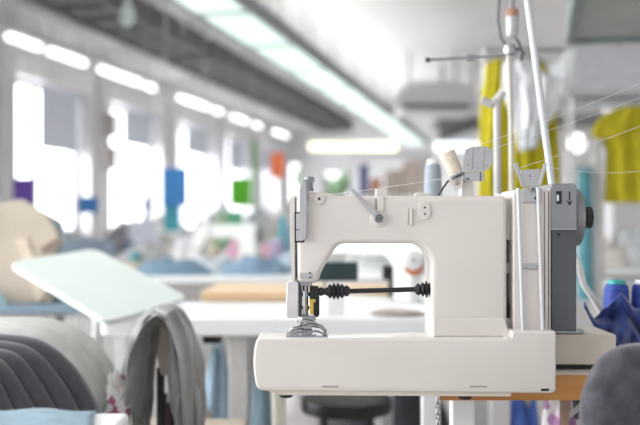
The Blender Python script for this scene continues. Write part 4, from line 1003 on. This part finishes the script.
# racks
def rack(x0, x1, zr, Y, label):
    t = thing('garment_rack', label, 'rack', (px((x0+x1)/2,Y),Y,0))
    MB().cyl((px(x0,Y),Y,zr),(px(x1,Y),Y,zr),.008,10).build('rail', M['steel'], t)
    for x in (x0,x1):
        MB().cyl((px(x,Y),Y,0.02),(px(x,Y),Y,zr),.009,10).build('post', M['whitepaint'], t)
        MB().box(px(x,Y)-.02,px(x,Y)+.02,Y-.22,Y+.22,0,.02).build('foot', M['black'], t)
YG = 4.0
zr = pz(50,YG); rack(484, 566, zr, YG, 'rack behind the leaning pole carrying yellow garments and a plastic bag')
garment('yellow_garment', 'mustard yellow garment hanging left of the plastic bag, behind the stand post', [(478,208),(479,160),(480,110),(484,66),(492,60),(505,60),(510,70),(510,208)], YG, .06, M['yellow'], hang=(494,zr))
garment('yellow_garment', 'mustard yellow garment hanging right of the plastic bag, behind the leaning pole', [(522,60),(540,60),(550,72),(556,100),(560,160),(560,205),(512,205),(514,90)], YG+.12, .06, M['yellow'], hang=(532,zr))
garment('plastic_bag', 'wrinkled clear plastic garment bag between the yellow garments', [(503,62),(530,58),(543,72),(564,78),(558,110),(545,128),(536,150),(520,152),(512,120),(502,90)], YG-.10, .05, M['plasticbag'], cat='plastic bag', hang=(522,zr), amp=.02)
garment('white_garment', 'white garment inside the plastic bag', [(506,66),(528,64),(536,90),(534,140),(522,148),(513,120),(508,96)], YG-.0, .05, colour('soft_white',(.78,.79,.82)), hang=(518,zr))
zr2 = pz(98,4.3); rack(572, 690, zr2, 4.3, 'rack at the right edge carrying a yellow T-shirt, a teal and an off-white garment')
garment('yellow_tshirt', 'mustard yellow T-shirt with short sleeves hanging at the right edge', [(607,112),(622,107),(648,107),(662,112),(676,130),(664,140),(661,136),(661,203),(604,203),(606,150),(601,140),(590,138),(594,124)], 4.3, .08, M['yellow'], hang=(635,zr2))
garment('teal_garment', 'narrow teal garment hanging right of the hand wheel', [(578,168),(591,168),(593,300),(578,300)], 4.3, .05, colour('teal_cloth',(.16,.45,.52)), hang=(584.5,zr2))
o = bpy.data.objects['teal_garment']; 
garment('cream_garment', 'long off-white garment hanging left of the yellow T-shirt', [(592,142),(603,138),(604,330),(594,330)], 4.3, .04, colour('off_white_cloth',(.80,.79,.78)), hang=(598,zr2))
heap('blue_garment', 'teal blue folded garment standing on the far table just left of the machine head', 'garment', px(283,6.75), 6.75, .74, .075, .06, .30, colour('teal_cloth2',(.20,.47,.58)), 77, flat=.95)
# stands for hung items without hanger: coat stands
def stand(x, Y, h, label):
    t = thing('coat_stand', label, 'stand', (px(x,Y),Y,0))
    MB().cyl((px(x,Y),Y,0.02),(px(x,Y),Y,h),.012,10).build('post', M['whitepaint'], t)
    MB().lathe([(.14,0),(.14,.015),(.02,.025)], (px(x,Y),Y,0), (0,0,1), 24).build('base', M['coverd'], t)
    MB().cyl((px(x,Y)-.05,Y,h),(px(x,Y)+.05,Y,h),.008,8).build('cross_arm', M['whitepaint'], t)
# wall things on the end wall side: shelves with boxes
t = thing('storage_shelf', 'far metal shelf behind the release lever carrying dark blue and brown goods', 'shelf', (px(385,12),12,0))
X0, X1 = px(352,12), px(428,12)
for x in (X0,X1):
    for y in (12,12.4): MB().box(x-.02,x+.02,y-.02,y+.02,0,2.0).build('post', M['greyleg'], t)
for z in (.5,1.0,1.38,1.95): MB().box(X0-.02,X1+.02,11.98,12.42,z,z+.03).build('shelf_board', M['greyleg'], t)
for x0,x1,y0,z0,n,c,lb in ((360,368,164,1.41,'navy',(.03,.04,.18),'dark navy bolt standing on the far shelf'),(371,381,178,1.41,'rust',(.50,.24,.15),'rust brown box on the far shelf'),(386,402,170,1.41,'taupe',(.52,.42,.36),'taupe carton on the far shelf'),(403,422,160,1.41,'blush',(.62,.50,.45),'large blush carton at the right of the far shelf')):
    A = px(x0,12.1); B = px(x1,12.1); tag(MB().box(A,B,12.03,12.35,z0,pz(y0,12.1)).build('storage_box', colour('box_'+n,c), loc=((A+B)/2,12.1,z0), bevel=.02), lb, 'box', 'goods on the far shelf')
tag(MB().lathe([(.10,0),(.14,.04),(.14,.2),(.09,.27)], (px(402,7),7,1.06), (0,0,1), 20).build('blue_jar', colour('pale_blue_jar',(.35,.55,.70)), loc=(px(402,7),7,1.06)), 'pale blue container above the arm, behind the release lever', 'container') if 0 else None
# column at right background
m = MB(); c = R(13.5, 1.2, 0)
m.box(c.x-.18,c.x+.18,c.y-.18,c.y+.18,0,CZ); struct(m.build('trim_3', M['wall'], smooth=False))
# bright round lamp seen at right (y~100)
for k, (x, y, Y, lb) in enumerate(((606,100,11,'soft round glowing globe lamp above the yellow T-shirt'),(577,143,12,'soft round glowing globe lamp left of the yellow T-shirt'))):
    c = P(x,y,Y); t = thing('globe_lamp', lb, 'lamp', tuple(c))
    MB().lathe([(.12*math.sin(PI*q/10), -.12*math.cos(PI*q/10)) for q in range(11)], c, (0,0,1), 20).build('glowing_globe', colour('g',(1,1,1)) if 0 else M['tube'], t)
    MB().cyl(c+Vector((0,0,.12)), (c.x,c.y,CZ), .008, 6).build('hanger_rod', M['steel'], t)

# ------------------------------------------------------------------ metal hood, top right
YH = 3.0
t = thing('metal_hood', 'galvanised metal lamp hood hanging in the top right corner', 'hood', tuple(P(610,44,YH)))
b = MB()
hz = 1.92; A0, A1, SA, SB = .16, 1.7, 2.2, 4.62
rbox(MB(), SA, SB, A0, A1, hz, hz+.012).build('underside_sheet', M['galv'], t)
m = MB(); rbox(m, SA, SB, A0-.012, A0+.03, hz-.02, hz+.14); rbox(m, SB-.03, SB+.012, A0, A1, hz-.02, hz+.14); rbox(m, SA, SA+.03, A0, A1, hz-.02, hz+.14); rbox(m, SA, SB, A1-.03, A1, hz-.02, hz+.14)
m.build('rim', colour('hood_rim',(.22,.27,.27),.4), t, bevel=.004)
rbox(MB(), SA+.5, SB-.5, A0+.45, A1-.45, hz-.03, hz).build('ridge_panel', colour('hood_pale',(.60,.64,.63),.45), t, bevel=.008)
for s_ in (SA+.3, SB-.3):
    for a_ in (A0+.1, A1-.1): c = R(s_,a_,hz+.012); MB().cyl(c,(c.x,c.y,CZ),.008,8).build('hanger_rod', M['steel'], t)
t.location = R(3.4,.9,hz)
for o in t.children:
    if True:
        o.data.transform(Matrix.Translation(Vector(tuple(P(610,44,YH)))-R(3.4,.9,hz)))
YD = 8.0
t = thing('ceiling_duct', 'wide blue-grey duct running under the ceiling below the metal hood', 'duct', tuple(P(620,90,YD)))
MB().pprism([(566,92),(575,46),(760,44),(760,92)], YD, 1.2).build('duct_body', colour('bluegrey_duct',(.70,.73,.76),.5), t, bevel=.03)
MB().cyl((px(640,YD),YD+.6,pz(50,YD)),(px(640,YD),YD+.6,CZ),.02,8).build('hanger_rod', M['steel'], t)

# ------------------------------------------------------------------ light and camera
W = bpy.data.worlds.new('sky'); SC.world = W; W.use_nodes = True; nt = W.node_tree
bg = nt.nodes['Background']; tc = nt.nodes.new('ShaderNodeTexCoord'); vm = nt.nodes.new('ShaderNodeVectorMath'); vm.operation = 'DOT_PRODUCT'
vm.inputs[1].default_value = Vector((-.85, .35, .4)).normalized()
mr = nt.nodes.new('ShaderNodeMapRange'); mr.inputs['From Min'].default_value = .2; mr.inputs['From Max'].default_value = .95
mr.inputs['To Min'].default_value = .72; mr.inputs['To Max'].default_value = 9.0
nt.links.new(tc.outputs['Generated'], vm.inputs[0]); nt.links.new(vm.outputs['Value'], mr.inputs['Value']); nt.links.new(mr.outputs['Result'], bg.inputs['Strength'])
bg.inputs['Color'].default_value = (.97, .975, 1, 1)

def area(name, loc, rot, sx, sy, e, c=(1,1,1)):
    l = bpy.data.lights.new(name, 'AREA'); l.shape = 'RECTANGLE'; l.size = sx; l.size_y = sy; l.energy = e; l.color = c
    o = bpy.data.objects.new(name, l); COL.objects.link(o); o.location = loc; o.rotation_euler = rot; return o
for a, b in wins:   # daylight just outside every window, shining in
    o = area('window_daylight', R((a+b)/2, AW-.5, (ZS+ZT)/2), (0,0,0), b-a+.2, ZT-ZS+.1, 62, (.96,.98,1))
    d = Vector((CU,-SU,-.05)); o.rotation_euler = d.to_track_quat('-Z','Y').to_euler()
for i in range(-4, 11):  # strip lamps shine down; upward area lights added to brighten the ceiling
    c = R(4.1+(i+.5)*1.34, -2.42, 2.7)
    area('ceiling_fill', c+Vector((0,0,.13)), (PI,0,-TH), .3, 1.1, 5, (.97,1,.98))
    area('strip_downlight', c-Vector((0,0,.03)), (0,0,-TH), .3, 1.1, 8, (.95,1,.97))
cam = bpy.data.cameras.new('camera'); co = bpy.data.objects.new('camera', cam); COL.objects.link(co)
co.location = (0, 0, CAMH); co.rotation_euler = (PI/2, 0, 0)
cam.lens = 50; cam.sensor_width = 36; cam.sensor_fit = 'HORIZONTAL'; cam.shift_y = (HY-212.5)/640.0
cam.clip_start = .05; cam.clip_end = 200
cam.dof.use_dof = True; cam.dof.focus_distance = 1.50; cam.dof.aperture_fstop = 2.3
SC.camera = co
vs = SC.view_settings; vs.view_transform = 'Standard'; vs.look = 'None'; vs.gamma = 1; vs.use_curve_mapping = False; vs.exposure = .12
